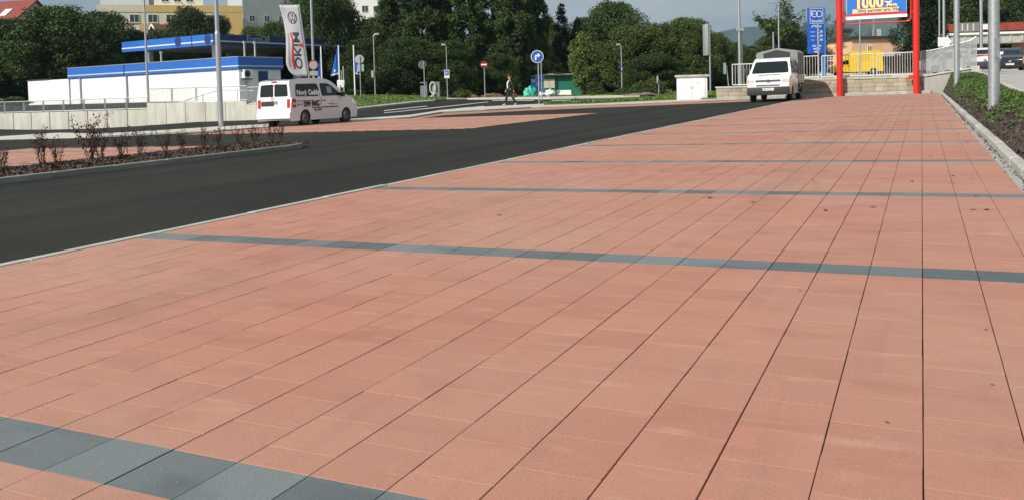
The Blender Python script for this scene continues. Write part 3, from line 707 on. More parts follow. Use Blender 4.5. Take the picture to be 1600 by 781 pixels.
# white tower
b, top = bld('tower_block', 'white tower block with balconies showing through a gap in the trees', 'block', 616, 215, -60, R(4))
MB().box(-14, 0, 0, 14, 0, top).build('wall', M_WALLW, b)
for r in range(5):
    z = top-12.5-3.3*r; window(b, -7.4, z, 1.6, 1.7); window(b, -11.6, z, 1.7, 1.7)
    bal = MB().box(-4.6, -.3, -1.2, .0, z-1.0, z-.8).build('balcony', M_WALLW, b); MB().box(-4.6, -.3, -1.2, -1.14, z-.797, z+.2).build('balustrade', M_GREYP, bal); MB().box(-4.5, -.4, -.02, -.005, z-.7, z+1.5).build('pane', M_PANE, bal)
# red-roofed houses
def house(label, px, D, ridge_py, w, d, rise, rz, roof, wall, sky=(), base=0):
    b, top = bld('house', label, 'house', px, D, ridge_py, rz)
    e = top-rise; MB().box(-w/2, w/2, -d/2, d/2, base, e).build('wall', wall, b)
    MB().prism([(-d/2-.5, e-.25), (0, top), (d/2+.5, e-.25), (d/2+.4, e-.4), (0, top-.2), (-d/2-.4, e-.4)], -w/2-.4, w/2+.4, 'x').build('roof', roof, b)
    for s in (-1, 1): MB().prism([(-d/2, e), (0, top-.25), (d/2, e)], s*w/2-.05, s*w/2+.05, 'x').build('gable', wall, b)
    n = Vector((0, -rise, d/2+.0)).normalized()
    for x, t in sky:
        c = Vector((x, -(d/2)*t, top-rise*t)); k = Vector((0, -d/2, -rise)).normalized()
        nn = Vector((0, -rise, d/2)).normalized(); m = MB(); p = [c+Vector((a, 0, 0))+k*bb+nn*h for h in (.0, .16) for a, bb in ((-.5, -.8), (.5, -.8), (.5, .8), (-.5, .8))]
        m.add(p, [(3,2,1,0),(4,5,6,7),(0,1,5,4),(1,2,6,5),(2,3,7,6),(3,0,4,7)]).build('roof_window', M_FRAME, b)
    window(b, -w/4, e-2.4, 1.3, 1.4, -d/2); window(b, w/8, e-2.4, 1.3, 1.4, -d/2); return b, top
b, t = house('red roofed house with two roof windows above the trees at the left edge', 12, 112, 2.5, 9.5, 9, 3.4, R(-12), M_TILE, M_CREAM, ((-2.0, .62), (2.6, .55)))
b, t = house('low brown roofed house with white gable edge just above the blue canopy', 296, 104, 40, 7.5, 6, 2.2, R(42), mat('brown_roof', (.12, .045, .03), .85, .25, 5), M_BARK)
MB().prism([(-3.6, t-2.55), (0, t+.06), (3.6, t-2.55), (3.6, t-2.75), (0, t-.14), (-3.6, t-2.75)], -4.25, -4.15, 'x').build('gable_board', M_WHITE, b)
ch = MB().box(2.6, 3.3, .5, 1.2, t-1.8, t+1.2).build('chimney', mat('pink_render', (.5, .36, .3), .9, .1, 4), b)
# buildings beyond the wall on the right
b, top = bld('shop_building', 'low peach plastered building with a flat roof and balcony beyond the block wall', 'building', 1398, 105, 56.5, R(6))
MB().box(-5.5, -.2, 0, 8, 0, top-.35).build('wall', M_PEACH, b); MB().box(-5.8, .0, -.35, 8.2, top-.347, top).build('roof', M_BLK, b)
MB().box(-2.3, 1.2, -1.6, -.01, top-2.5, top-2.0).build('balcony', M_CONC, b); MB().box(-2.3, 1.2, -1.58, -1.52, top-1.99, top-1.1).build('balustrade', M_PEACH, b)
MB().box(-2.6, 3.0, .0, 6, 0, top-2.52).build('dark_ground_floor', M_BARK, b); window(b, -3.5, top-2.6, .6, 1.5); MB().box(-2.6, -2.4, .2, .4, top, top+2.6).build('mast', M_GALV, b); MB().box(-2.2, -1.5, .4, 1.2, top, top+.9).build('chimney', M_CONC, b)
b, top = bld('shop_building', 'long low shop with grey roof and red and white sign strip beyond the yellow van', 'shop', 1345, 110, 70, R(4))
MB().box(-8, .6, 0, 8, 0, top-1.6).build('wall', M_WALLW, b); MB().prism([(-.6, top-1.55), (4, top), (8.6, top-1.55), (8.6, top-1.75), (-.6, top-1.75)], -8.3, .9, 'x').build('roof', M_SIGNB, b)
sg = MB().box(-8, .6, -.5, -.1, top-3.0, top-1.9).build('sign_strip', mat('white_sign', (.75, .72, .7), .5, 0), b)
for k in range(7): MB().box(-7.8+k*1.2, -7.0+k*1.2, -.52, -.503, top-2.3 if k % 2 else top-2.85, top-2.05 if k % 2 else top-2.55).build('sign_bar', M_RTXT, sg)
MB().box(-5.2, -4.4, 1, 1.8, top-1, top+.5).build('chimney', M_BRICK, b)
for x in (-7.3, -5, -2.7): window(b, x, top-5.6, 1.6, 1.9)
# railway bridge
b, top = bld('railway_bridge', 'concrete bridge with rusty railing crossing the street beyond the cars', 'bridge', 1500, 118, 50, R(-5))
MB().box(-5, 26, 0, 5, top-1.7, top-.5).build('deck', M_CONC, b)
MB().box(-5, 26, -.3, 0, top-.5, top-.2).build('edge_beam', M_WALLW, b)
for k in range(20): MB().box(-4+k*1.5, -3.75+k*1.5, -.1, -.003, top-1.5, top-.5).build('bracket', M_CONC, b, fix=False)
MB().box(-5, 26, .5, .56, top+.0, top+1.1).build('parapet', mat('rusty_red', (.28, .05, .03), .8, .3, 1.5), b)
p = MB().box(-.5, 2.6, -.02, .1, top-.05, top+1.2).build('panel', mat('grey_board', (.22, .2, .19), .8, .2, 2), b)
for x in (-.3, .25, .95, 1.7): MB().box(x, x+.12, -.05, -.022, top+.1, top+1.05).build('pale_bar', M_FRAME, p)
MB().box(2.9, 4.2, -.02, .1, top+.2, top+.9).build('banner', M_WALLW, b)
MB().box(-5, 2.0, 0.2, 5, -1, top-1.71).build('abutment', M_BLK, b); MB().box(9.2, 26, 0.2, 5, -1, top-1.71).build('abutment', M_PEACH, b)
# ------------------------------------------------------------------ trees and shrubs
CROWNS = {}
M_L7 = leafm('leaf_light', (.125, .165, .045))
def crown_mesh(key, blobs, n, size, m, fill=.55, up=.25, sq=1.0):
    """leaves spread through a set of ellipsoid clumps; blobs: (x, y, z, rx, ry, rz)"""
    B_ = np.array(blobs); vol = (B_[:, 3]*B_[:, 4]*B_[:, 5])**.7; idx = rng.choice(len(B_), n, p=vol/vol.sum())
    d = rng.normal(size=(n, 3)); d /= np.linalg.norm(d, axis=1)[:, None]; r = rng.uniform(fill**3, 1.12, n)**(1/3)
    P = B_[idx, :3] + d*r[:, None]*B_[idx, 3:6] + rng.normal(size=(n, 3))*size*.5
    v, f = leaves(P, size, up=up, nrm=d); me = npmesh(key, v, f, m); return me
def trunk_mesh(key, h, r, limbs, crown_h, spread, seed):
    rd = random.Random(seed); mb = MB(); pts = [Vector((0, 0, -.3))]; k = 6
    for i in range(1, k+1): pts.append(Vector((rd.uniform(-1, 1)*r*.5*i/2, rd.uniform(-1, 1)*r*.5*i/2, h*i/k)))
    for i in range(k): mb.cyl(pts[i], pts[i+1], r*(1-i/(k+.6)), r*(1-(i+1)/(k+.6)), 8, cap=False)
    for j in range(limbs):
        z = rd.uniform(.25, .85)*h; a = rd.uniform(0, 6.28); l = spread*rd.uniform(.5, 1); i = min(k-1, int(z/h*k)); s = pts[i].lerp(pts[i+1], z/h*k-i)
        q = s+Vector((math.cos(a)*l*.5, math.sin(a)*l*.5, l*.35)); e = q+Vector((math.cos(a+.3)*l*.5, math.sin(a+.3)*l*.5, l*.4))
        mb.cyl(s, q, r*.32, r*.2, 6, cap=False).cyl(q, e, r*.2, r*.05, 5, cap=False)
    me = bpy.data.meshes.new(key); me.from_pydata(mb.v, [], mb.f); me.materials.append(M_BARK); sharp(me, 60); return me
def broad(seed, h, w, base, nb, n, size, m):          # rounded crown made of many clumps
    rd = random.Random(seed); bl = []; ch = h-base
    for _ in range(nb):
        t = rd.random(); z = base+ch*(.08+.9*t); prof = math.sin(math.pi*min(1, .12+.86*t))**.6; a = rd.uniform(0, 6.28); rr = w/2*prof*rd.uniform(.35, 1.02)
        s = w*rd.choice((.05, .07, .09, .12, .15, .17)); bl.append((math.cos(a)*rr, math.sin(a)*rr, min(z, h-s*.8), s, s, s*rd.uniform(.55, .85)))
    return crown_mesh('crown', bl, n, size, m), trunk_mesh('trunk', h*.82, w*.035+.08, 12, ch, w*.45, seed)
def poplar(seed, h, w, n, size, m):
    rd = random.Random(seed); bl = []
    for _ in range(150):
        t = rd.random(); z = .9+(h-1.6)*t; prof = min(1, .45+2.4*t)*(1-max(0, t-.72)/.30)**.7; a = rd.uniform(0, 6.28); rr = w/2*prof*rd.uniform(.4, 1.05)
        s = w*rd.uniform(.05, .15); bl.append((math.cos(a)*rr, math.sin(a)*rr, z, s, s, s*rd.uniform(1.2, 2.4)))
    return crown_mesh('crown', bl, n, size, m, up=.1), trunk_mesh('trunk', h*.9, .26, 10, h, w*.4, seed)
def spruce(seed, h, w, n, size, m):
    rd = random.Random(seed); bl = []
    for i in range(22):
        t = (i+.5)/22; z = .8+(h-.9)*t; rad = w/2*(1-t)**.85+.12
        for j in range(max(4, int(11*(1-t)))):
            a = rd.uniform(0, 6.28); rr = rad*rd.uniform(.3, .85); s = .14*w*(1-t*.7); bl.append((math.cos(a)*rr, math.sin(a)*rr, z-rr*.18, s, s, s*.5))
    return crown_mesh('crown', bl, n, size, m, up=.6), trunk_mesh('trunk', h*.96, .2, 4, h, w*.2, seed)
def shrubby(seed, h, w, n, size, m, nb=26):
    rd = random.Random(seed); bl = []
    for _ in range(nb):
        a = rd.uniform(0, 6.28); rr = w/2*rd.uniform(0, .8); z = h*rd.uniform(.12, .85)*(1-.5*(rr/(w/2))**2); s = w*rd.uniform(.1, .2)
        bl.append((math.cos(a)*rr, math.sin(a)*rr, z, s, s, s*.8))
    return crown_mesh('crown', bl, n, size, m), trunk_mesh('trunk', h*.7, .07, 9, h, w*.4, seed)
def sparse(seed, h, w, n, size, m):
    rd = random.Random(seed); bl = []; mb = MB(); r = .13
    def grow(p, d, l, r, k):
        q = p+d*l; mb.cyl(p, q, r, r*.62, 6, cap=False)
        if k >= 3:
            for s in (.5, 1.0): x = p+d*l*s; bl.append((x.x, x.y, x.z, .30, .30, .22))
        if k < 4:
            for _ in range(3 if k else 6):
                e = (d+Vector((rd.uniform(-1, 1), rd.uniform(-1, 1), rd.uniform(-.2, .8)))*.75).normalized(); grow(p+d*l*rd.uniform(.6, 1), e, l*rd.uniform(.5, .8), r*.5, k+1)
    grow(Vector((0, 0, -.2)), Vector((0, 0, 1)), h*.38, r, 0); rd.shuffle(bl)
    s = h/max(b[2] for b in bl); bl = [(b[0]*s, b[1]*s, b[2]*s, b[3], b[4], b[5]) for b in bl]; mb.v = [(x*s, y*s, z*s) for x, y, z in mb.v]
    me = bpy.data.meshes.new('trunk'); me.from_pydata(mb.v, [], mb.f); me.materials.append(M_BARK); return crown_mesh('crown', bl[:len(bl)], n, size, m, fill=.1), me
def kind(k):
    if k not in CROWNS:
        CROWNS[k] = {'bd': lambda: broad(11, 10, 9, .6, 150, 44000, .22, M_L1), 'bd2': lambda: broad(23, 10, 9, .4, 150, 44000, .22, M_L1), 'bm': lambda: broad(31, 10, 8.5, .5, 160, 44000, .22, M_L2),
            'bm2': lambda: broad(47, 10, 9, .4, 160, 44000, .22, M_L2), 'bb': lambda: broad(59, 10, 9, .5, 170, 46000, .215, M_L3), 'po': lambda: poplar(61, 18, 4.4, 42000, .24, M_L5),
            'po2': lambda: poplar(67, 18, 4.4, 42000, .24, M_L5), 'sp': lambda: spruce(71, 11, 5.2, 22000, .22, M_L4), 'th': lambda: poplar(83, 12, 4.6, 22000, .22, M_L4), 'pc': lambda: poplar(79, 7, 2.1, 15000, .16, M_L7),
            'sh': lambda: shrubby(89, 3, 3.6, 9000, .17, M_L2), 'sh2': lambda: shrubby(97, 3, 3.6, 9000, .16, M_L3), 'we': lambda: shrubby(101, 1.2, 2.2, 5000, .12, M_L3, 34), 'sa': lambda: sparse(103, 9, 5, 3600, .24, M_L3), 'sb': lambda: sparse(107, 9, 5, 2400, .22, M_L6)}[k]()
    return CROWNS[k]
KH_ = {'bd': (10, 9), 'bd2': (10, 9), 'bm': (10, 8.5), 'bm2': (10, 9), 'bb': (10, 9), 'po': (18, 4.4), 'po2': (18, 4.4), 'sp': (11, 5.2), 'th': (12, 4.6), 'pc': (7, 2.1), 'sh': (3, 3.6), 'sh2': (3, 3.6), 'we': (1.2, 2.2), 'sa': (9, 5), 'sb': (9, 5)}
def tree(k, px, D, py, wpx, label, name=None, group='trees behind the petrol station and the road'):
    u, v, z = at(px, D); h = zat(px, py, D)-z; w = wpx*D/F; ch, cw = KH_[k]
    if name is None: name = 'shrub' if k in ('sh', 'sh2', 'we') else {'po': 'poplar_tree', 'po2': 'poplar_tree', 'pc': 'poplar_tree', 'sp': 'spruce_tree', 'th': 'thuja_tree'}.get(k, 'tree')
    c, t = kind(k); e = thing(name, label, 'shrub' if name == 'shrub' else 'tree', (u, v, z), random.uniform(0, 6.28), group)
    e.scale = (w/cw, w/cw, h/ch); link('crown', c, e); link('trunk', t, e)
T = [
 ('bd', 28, 80, 30, 150, 'dark leafy tree at the left edge below the red roofed house'), ('bm', 98, 78, 10, 150, 'tall dark leafy tree right of the red roofed house'),
 ('bd2', 165, 82, 18, 120, 'dark leafy tree just left of the blue canopy end'), ('bd', 50, 82, 84, 130, 'low dark tree above the bare white wall at far left'),
 ('bd2', -40, 80, 70, 120, 'dark tree cut by the left edge of the view'), ('bm2', 130, 84, 70, 120, 'low dark tree behind the left end of the kiosk roof'),
 ('bd', 214, 84, 48, 70, 'small tree in front of the cream house, left of its windows'), ('bm', 252, 88, 46, 64, 'low tree under the windows of the cream house'),
 ('bd2', 302, 92, 10, 85, 'round dark tree hiding the middle of the ochre house'), ('bd', 345, 94, 24, 62, 'dark tree behind the grey pole at the right end of the ochre house'),
 ('bb', 398, 98, 42, 60, 'bright green low tree at the foot of the grey panel block'), ('bm', 432, 94, 34, 80, 'mid green tree right of the grey panel block'),
 ('bm2', 488, 90, -30, 84, 'tall tree behind the white banner flag'), ('bd', 505, 80, -18, 95, 'tall dark tree behind the blue flags'), ('bd2', 538, 84, -4, 70, 'tall dark tree left of the white tower gap'),
 ('bm', 592, 82, 27, 78, 'mid green tree below the white tower'), ('bd', 570, 74, 62, 90, 'low dark tree behind the round mirror signs'), ('bd2', 640, 72, 58, 110, 'dark leafy tree low behind the fuel air stand'),
 ('bd', 705, 72, 64, 100, 'dark leafy tree low behind the parking sign lamp'), ('bd2', 478, 88, 66, 90, 'low dark tree behind the white van roof'), ('bd', 432, 90, 60, 80, 'low dark tree right of the kiosk'),
 ('po', 628, 82, -55, 62, 'poplar nearest the white tower, first of the tall poplar row'), ('po2', 664, 80, -70, 66, 'second tall poplar from the left in the row'), ('po', 700, 82, -60, 64, 'third tall poplar from the left in the row'),
 ('po2', 736, 80, -72, 64, 'tall poplar behind the no entry sign'), ('po', 772, 81, -62, 66, 'tall poplar left of the walking man'), ('po2', 804, 79, -66, 62, 'tall poplar behind the walking man'), ('po', 832, 82, -48, 54, 'last poplar on the right of the tall row'),
 ('bd', 780, 73, 84, 70, 'dark bush tree behind the head of the walking man'), ('bm', 858, 90, 26, 56, 'tree between the poplar row and the pointed spruce'), ('sp', 880, 84, 4, 66, 'dark pointed spruce standing above the green site hut'),
 ('bd2', 848, 80, 70, 60, 'dark low tree behind the blue crates'), ('bd', 912, 86, 28, 60, 'dark tree between the spruce and the big round tree'),
 ('pc', 911, 65.5, 44, 40, 'slim columnar poplar standing in front of the green site hut'), ('sh', 927, 65, 120, 40, 'bushy shrub at the right end of the green site hut'),
 ('bm', 962, 84, 2, 105, 'tallest big rounded tree right of the spruce'), ('bb', 990, 80, 40, 110, 'broad bright tree behind the street lamp with blue sign'), ('bm2', 1030, 82, 36, 90, 'rounded tree above the white cabinet, left side'),
 ('bb', 1072, 80, 28, 90, 'rounded tree directly above the white cabinet'), ('bd2', 1020, 76, 84, 100, 'low dark tree behind the weeds and small sign'), ('bm', 1118, 100, 52, 56, 'tree behind the tall sign pole right of the cabinet'),
 ('bd', 1092, 82, 78, 56, 'dark low tree at the right of the white cabinet'), ('bm2', 1150, 112, 66, 60, 'far tree behind the double grey pole'), ('bd', 1180, 108, 72, 60, 'far dark tree just left of the white pickup'),
 ('bm', 1226, 84, 44, 92, 'broad tree directly behind the canvas top of the pickup'), ('sa', 1217, 82, 2, 80, 'thin tree with open twiggy top above the pickup'), ('bd2', 1262, 88, 78, 60, 'dark tree behind the blue price sign'),
 ('sb', 1304, 118, 18, 58, 'thin brownish half bare tree left of the red sign post'), ('sb', 1330, 125, 48, 50, 'thin half bare tree seen under the red framed billboard'), ('sb', 1278, 92, 62, 50, 'thin pale tree at the foot of the blue price sign'),
 ('th', 1430, 72, -30, 58, 'tall dark thuja behind the right red post'), ('th', 1456, 74, -40, 52, 'tall dark thuja right of the red posts'),
 ('bm2', 1500, 138, -30, 110, 'large tree behind the bridge, left of the two grey poles'), ('bm', 1548, 142, -40, 120, 'large tree above the bridge behind the thick pole'), ('bd', 1610, 138, -30, 120, 'large dark tree at the right edge above the bridge'),
 ('bd2', 1580, 150, 50, 130, 'dark tree in the shadow beyond the bridge opening'), ('bd', 1520, 150, 55, 120, 'dark tree beyond the left end of the bridge'), ('bm', 1690, 130, 10, 140, 'tree beyond the right edge of the view'),
 ('we', 1000, 60, 130, 40, 'clump of tall weeds left of the small white post sign'), ('we', 1022, 61, 124, 46, 'taller clump of weeds beside the small white post sign'), ('we', 975, 60, 138, 36, 'low weeds at the foot of the street lamp with blue sign'),
 ('we', 722, 66, 142, 46, 'low green mound of weeds by the parking sign lamp'), ('sh2', 935, 64, 136, 30, 'small shrub right of the columnar poplar'),
 ('sh', 552, 66, 138, 30, 'low shrub behind the white flagpole'), ('sh2', 20, 64, 152, 60, 'low shrub on the lawn above the retaining wall at left'),
]
for i, (px, w, s) in enumerate(((545, 90, 'behind the third blue flag'), (578, 50, 'between the round sign backs and the slender lamp'), (600, 80, 'left of the small lamp on the grass bank'), (655, 80, 'behind the back of the round sign'), (712, 80, 'behind the parking sign'), (765, 70, 'behind the no entry sign post'),
        (815, 70, 'behind the green tarpaulin'), (1000, 90, 'behind the weeds'), (1075, 90, 'behind the white cabinet'), (1130, 60, 'behind the leaning small sign'), (950, 70, 'behind the street lamp with the blue sign'), (430, 70, 'right of the kiosk end'), (485, 70, 'behind the banner flag'))):
    T.append(('sh', px, 84+(i % 3)*3, 112, w, 'dense dark undergrowth shrub '+s))
for a in T: tree(*a)
# red-leaved barberry shrubs in the left bed
def barberry(seed, h, w):
    rd = random.Random(seed); mb = MB(); tips = []
    for _ in range(9):
        a = rd.uniform(0, 6.28); p = Vector((rd.uniform(-.05, .05), rd.uniform(-.05, .05), 0)); d = Vector((math.cos(a)*rd.uniform(.1, .75)*w/h, math.sin(a)*rd.uniform(.1, .75)*w/h, 1)).normalized(); l = h*rd.uniform(.65, 1.05)
        r = .007
        for k in range(5):
            q = p+d*l/5; mb.cyl(p, q, r, r*.8, 5, cap=False); r *= .8
            for _ in range(6 if k > 0 else 2): tips.append(p.lerp(q, rd.random())+Vector((rd.gauss(0, .022), rd.gauss(0, .022), rd.gauss(0, .015))))
            if k in (1, 2, 3):
                e = (d+Vector((rd.uniform(-1, 1), rd.uniform(-1, 1), rd.uniform(-.1, .6)))*.8).normalized(); s = l*rd.uniform(.12, .3); mb.cyl(q, q+e*s, r*.6, r*.3, 4, cap=False)
                for _ in range(9): tips.append(q+e*s*rd.random()+Vector((rd.gauss(0, .015), rd.gauss(0, .015), rd.gauss(0, .012))))
            p = q; d = (d+Vector((rd.uniform(-.25, .25), rd.uniform(-.25, .25), .05))).normalized()
    P_ = np.array([tuple(t) for t in tips]); v, f = leaves(P_, .029, up=.2); st = bpy.data.meshes.new('stems'); st.from_pydata(mb.v, [], mb.f); st.materials.append(M_BARK)
    return npmesh('leaves', v, f, M_LR), st
BV = [barberry(s, .7, .42) for s in (3, 5, 8, 13)]
BB = [(2, 216, 257, 'at the left edge of the view'), (64, 205, 262, 'leaning left, second from the left edge'), (88, 216, 260, 'spreading, beside the leaning one near the left'), (140, 189, 260, 'tallest of the bed, left stem'),
      (156, 206, 257, 'dense low right half of the tallest pair'), (190, 200, 248, 'wide and open, third group from the left'), (218, 203, 246, 'upright, right of the wide open one'), (257, 202, 240, 'leaning, in front of the wall step'),
      (283, 203, 239, 'small and thin, left of the grey lamp pole'), (317, 200, 236, 'dark red, just left of the lamp pole'), (338, 199, 235, 'dark red, at the foot of the lamp pole'), (372, 198, 228, 'right of the lamp pole'),
      (396, 190, 227, 'taller, left of the van bumper'), (422, 194, 224, 'below the left corner of the van bumper'), (438, 194, 222, 'last at the right end of the bed')]
for i, (px, y0, y1, s) in enumerate(BB):
    k = (px-800)/F; dv = -12.0-.25*math.sin(i*2.4); v = dv*(CU+k*SU)/(k*CU-SU); u = dv; D = uv2xy(u, v)[1]; h = (y1-y0)*D/F
    e = thing('barberry_shrub', 'red barberry shrub in the bark bed, '+s, 'shrub', (u, v, bedz(u, v)-.01), i*1.9, 'red barberry shrubs in the kerbed bed')
    q = h/.60; e.scale = (q, q, q); link('leaves', BV[i % 4][0], e); link('stems', BV[i % 4][1], e)
# fallen leaves on the paving
lv = MB(); lv.add([(-.03, 0, .004), (-.012, -.016, .001), (.018, -.012, .006), (.034, 0, .003), (.016, .014, .008), (-.014, .016, .003)], [(0, 1, 2, 3), (0, 3, 4, 5)])
lme = bpy.data.meshes.new('fallen_leaf'); lme.from_pydata(lv.v, [], lv.f); lme.materials.append(mat('dry_leaf', (.12, .05, .025), .8, .3, 30))
for px, py in ((1176,320),(1290,333),(1364,328),(1109,313),(1296,244),(1273,287),(1228,221),(1489,278),(1517,282),(1520,332),(1541,332),(1550,610),(1386,670),(775,357),(780,340),(1480,191),(1497,212),(1508,216),(1512,225),(1540,522),(1526,310),(1500,238),(1455,247),(1330,206),(1322,200),(1270,286),(1425,287),(1250,460),(1010,421)):
    u, v = gh(px, py)
    if u < .65:
        o = link('fallen_leaf', lme); o.location = (u, v, plane(u, v)+TOP+.003); o.rotation_euler = (sl[1], -sl[0], random.uniform(0, 6.28)); s = random.uniform(.5, 1.0) if py < 350 else random.uniform(.2, .32); o.scale = (s, s, s)
        tag(o, 'small dry brown leaf lying on the red paving', 'leaf', 'fallen leaves on the paving')
# ------------------------------------------------------------------ vehicles (local +x = front, +y = left side of the vehicle)
def arc(x, r, z0, n=9):                              # wheel arch points, front to back or back to front
    a0 = math.asin(max(-1, min(1, (z0-.31)/r))); return [(x+r*math.cos(t), .31+r*math.sin(t)) for t in np.linspace(a0, math.pi-a0, n)]
def shell(parent, name, top, sill, xf, xr, ra, belt, hw, m, bevel=.05, arch=True):
    """top: outline from front bottom over the roof to rear bottom; sides cut at the belt height"""
    bot = []
    seg = [(top[-1][0], sill)]
    if arch:
        for x in (xr, xf): seg += [(x-ra*math.cos(math.asin((sill-.31)/ra)) , sill)] + arc(x, ra, sill)[::-1][1:-1] + [(x+ra*math.cos(math.asin((sill-.31)/ra)), sill)]
    seg += [(top[0][0], sill)]
    up = []                                           # outline with points inserted at belt
    for a, b in zip(top[:-1], top[1:]):
        up.append(a)
        if (a[1]-belt)*(b[1]-belt) < 0: t = (belt-a[1])/(b[1]-a[1]); up.append((a[0]+(b[0]-a[0])*t, belt))
    up.append(top[-1]); loop = up + seg
    i0 = next(i for i, p in enumerate(up) if abs(p[1]-belt) < 1e-6); i1 = max(i for i, p in enumerate(up) if abs(p[1]-belt) < 1e-6)
    n = len(loop); vs_ = [(x, s*hw(x, z), z) for s in (1, -1) for x, z in loop]
    fs = [tuple(range(i0, i1+1)), tuple(list(range(0, i0+1)) + list(range(i1, n)))]
    fs += [tuple(n+i for i in f)[::-1] for f in fs]; fs += [(i, (i+1) % n, n+(i+1) % n, n+i) for i in range(n)]
    nm = len(up)-1; mi = [0]*4 + [1 if i >= nm else 0 for i in range(n)]
    mb = MB(); mb.add(vs_, fs); mb.m = mi
    return mb.build(name, [m, M_BLK], parent, bevel=bevel)
def rounded(poly, r, k=3):
    out = []; n = len(poly)
    for i in range(n):
        p = Vector(poly[i]); a = Vector(poly[i-1])-p; b = Vector(poly[(i+1) % n])-p; ra = min(r, a.length*.45, b.length*.45)
        A_ = p+a.normalized()*ra; B_2 = p+b.normalized()*ra
        for j in range(k+1): t = j/k; out.append(tuple(A_*(1-t)**2 + p*2*t*(1-t) + B_2*t*t))
    return out
def side_panel(name, poly, hw, s, m, parent, off=.006, th=.012, r=.05):   # panel lying on the side surface
    pl = rounded(poly, r); k = len(pl)
    vs_ = [(x, s*(hw(x, z)+o), z) for o in (off, off-th) for x, z in pl]
    return MB().add(vs_, [tuple(range(k)), tuple(range(2*k-1, k-1, -1))]+[(i, i+k, (i+1) % k+k, (i+1) % k) for i in range(k)]).build(name, m, parent)
def end_panel(name, poly, fx, m, parent, th=.012, r=.05):                  # panel on the front or rear, poly in (y, z), fx(y, z) -> x
    pl = rounded(poly, r); k = len(pl); sgn = 1 if fx(0, pl[0][1]) > 0 else -1
    vs_ = [(fx(y, z)-o*sgn, y, z) for o in (0, th) for y, z in pl]
    return MB().add(vs_, [tuple(range(k)), tuple(range(2*k-1, k-1, -1))]+[(i, i+k, (i+1) % k+k, (i+1) % k) for i in range(k)]).build(name, m, parent)
def along(top):                                        # x on the front part of the outline for a given height
    def f(z):
        for a, b in zip(top[:-1], top[1:]):
            if min(a[1], b[1]) <= z <= max(a[1], b[1]) and abs(a[1]-b[1]) > 1e-6: return a[0]+(b[0]-a[0])*(z-a[1])/(b[1]-a[1])
        return top[0][0]
    return f
def wheel(parent, x, y, r=.31, w=.2, rimr=.2):
    s = 1 if y > 0 else -1
    e = MB().lathe([(rimr, -w/2), (r-.03, -w/2), (r, -w/2+.03), (r, w/2-.03), (r-.03, w/2), (rimr, w/2)], 24, 'y', (x, y-s*w/2, r)).build('wheel', M_RUB, parent, smooth=True)
    MB().lathe([(rimr+.002, -.01), (rimr-.02, .0), (rimr-.035, -.045), (.1, -.035), (.07, -.01), (0, -.008)] if s > 0 else [(rimr+.002, .01), (rimr-.02, 0), (rimr-.035, .045), (.1, .035), (.07, .01), (0, .008)], 20, 'y', (x, y-s*.012, r)).build('rim', M_RIM, e, smooth=True)
    h = MB()
    for k in range(8): t = k*math.pi/4; h.cyl((x+.135*math.cos(t), y-s*.055, r+.135*math.sin(t)), (x+.135*math.cos(t), y-s*.035, r+.135*math.sin(t)), .022, n=6)
    h.lathe([(0, s*.002), (.05, s*.0), (.055, -s*.03)], 12, 'y', (x, y, r)); h.build('hub', M_BLK, e)
    return e
def roundel(name, parent, mtx, r, m, th=.01):          # ring with V over W
    mb = MB()
    mb.lathe([(r*.86, -th), (r, -th), (r, th), (r*.86, th), (r*.86, -th)], 28)
    def stroke(a, b, w=.13*r):
        a, b = Vector(a)*r, Vector(b)*r; d = (b-a).normalized(); n_ = Vector((-d.y, d.x))*w/2; p = [a+n_, b+n_, b-n_, a-n_]
        mb.prism([tuple(q) for q in p], -th*.8, th*.8, 'z')
    for s in (-1, 1): stroke((s*.33, .80), (0, .12)); stroke((s*.70, .52), (s*.36, -.76)); stroke((s*.36, -.76), (0, -.06))
    o = mb.build(name, m, parent); o.data.transform(mtx); return o
def place(name, label, cat, u, v, rz, zf=G, group=None):   # rz: heading of the front, tilt follows the ground
    t = thing(name, label, cat, (u, v, zf(u, v)), 0, group); f = Vector((math.cos(rz), math.sin(rz), 0)); e = .8
    f.z = (zf(u+f.x*e, v+f.y*e)-zf(u-f.x*e, v-f.y*e))/(2*e); f.normalize(); l = Vector((-f.y, f.x, 0)); l.z = (zf(u+l.x*e, v+l.y*e)-zf(u-l.x*e, v-l.y*e))/(2*e); n = f.cross(l).normalized(); l = n.cross(f)
    t.rotation_euler = Matrix(((f.x,l.x,n.x),(f.y,l.y,n.y),(f.z,l.z,n.z))).to_euler(); return t

# --- white delivery van with advertising lettering, rear towards the camera
def hw_van(w, belt, tum, nose, xn, tail=None):
    def f(x, z):
        y = w - max(0, z-belt)*tum - max(0, .55-z)*.10
        if x > xn: y -= nose*((x-xn))**2
        if tail and x < tail[0]: y -= tail[1]*(tail[0]-x)**2
        return y
    return f
ct = [(2.16,.28),(2.21,.42),(2.20,.62),(2.12,.82),(1.92,.97),(1.55,1.07),(1.26,1.14),(.98,1.36),(.70,1.56),(.46,1.69),(.18,1.77),(-.4,1.815),(-1.0,1.82),(-1.6,1.80),(-2.0,1.75),(-2.08,1.68),(-2.13,1.12),(-2.16,.62),(-2.16,.34)]
cv = place('delivery_van', 'white delivery van with black price lettering on its side, parked beside the banner', 'van', -21.35, 26.55, R(90)); cv.scale = (.93, .93, .95)
hwc = hw_van(.885, 1.10, .17, .16, 1.5, (-1.9, .5))
shell(cv, 'body', ct, .24, 1.34, -1.34, .36, 1.10, hwc, M_CARW, .045)
fx = along(ct[:12]); rx = along(ct[:13:-1] if False else ct[14:][::-1])
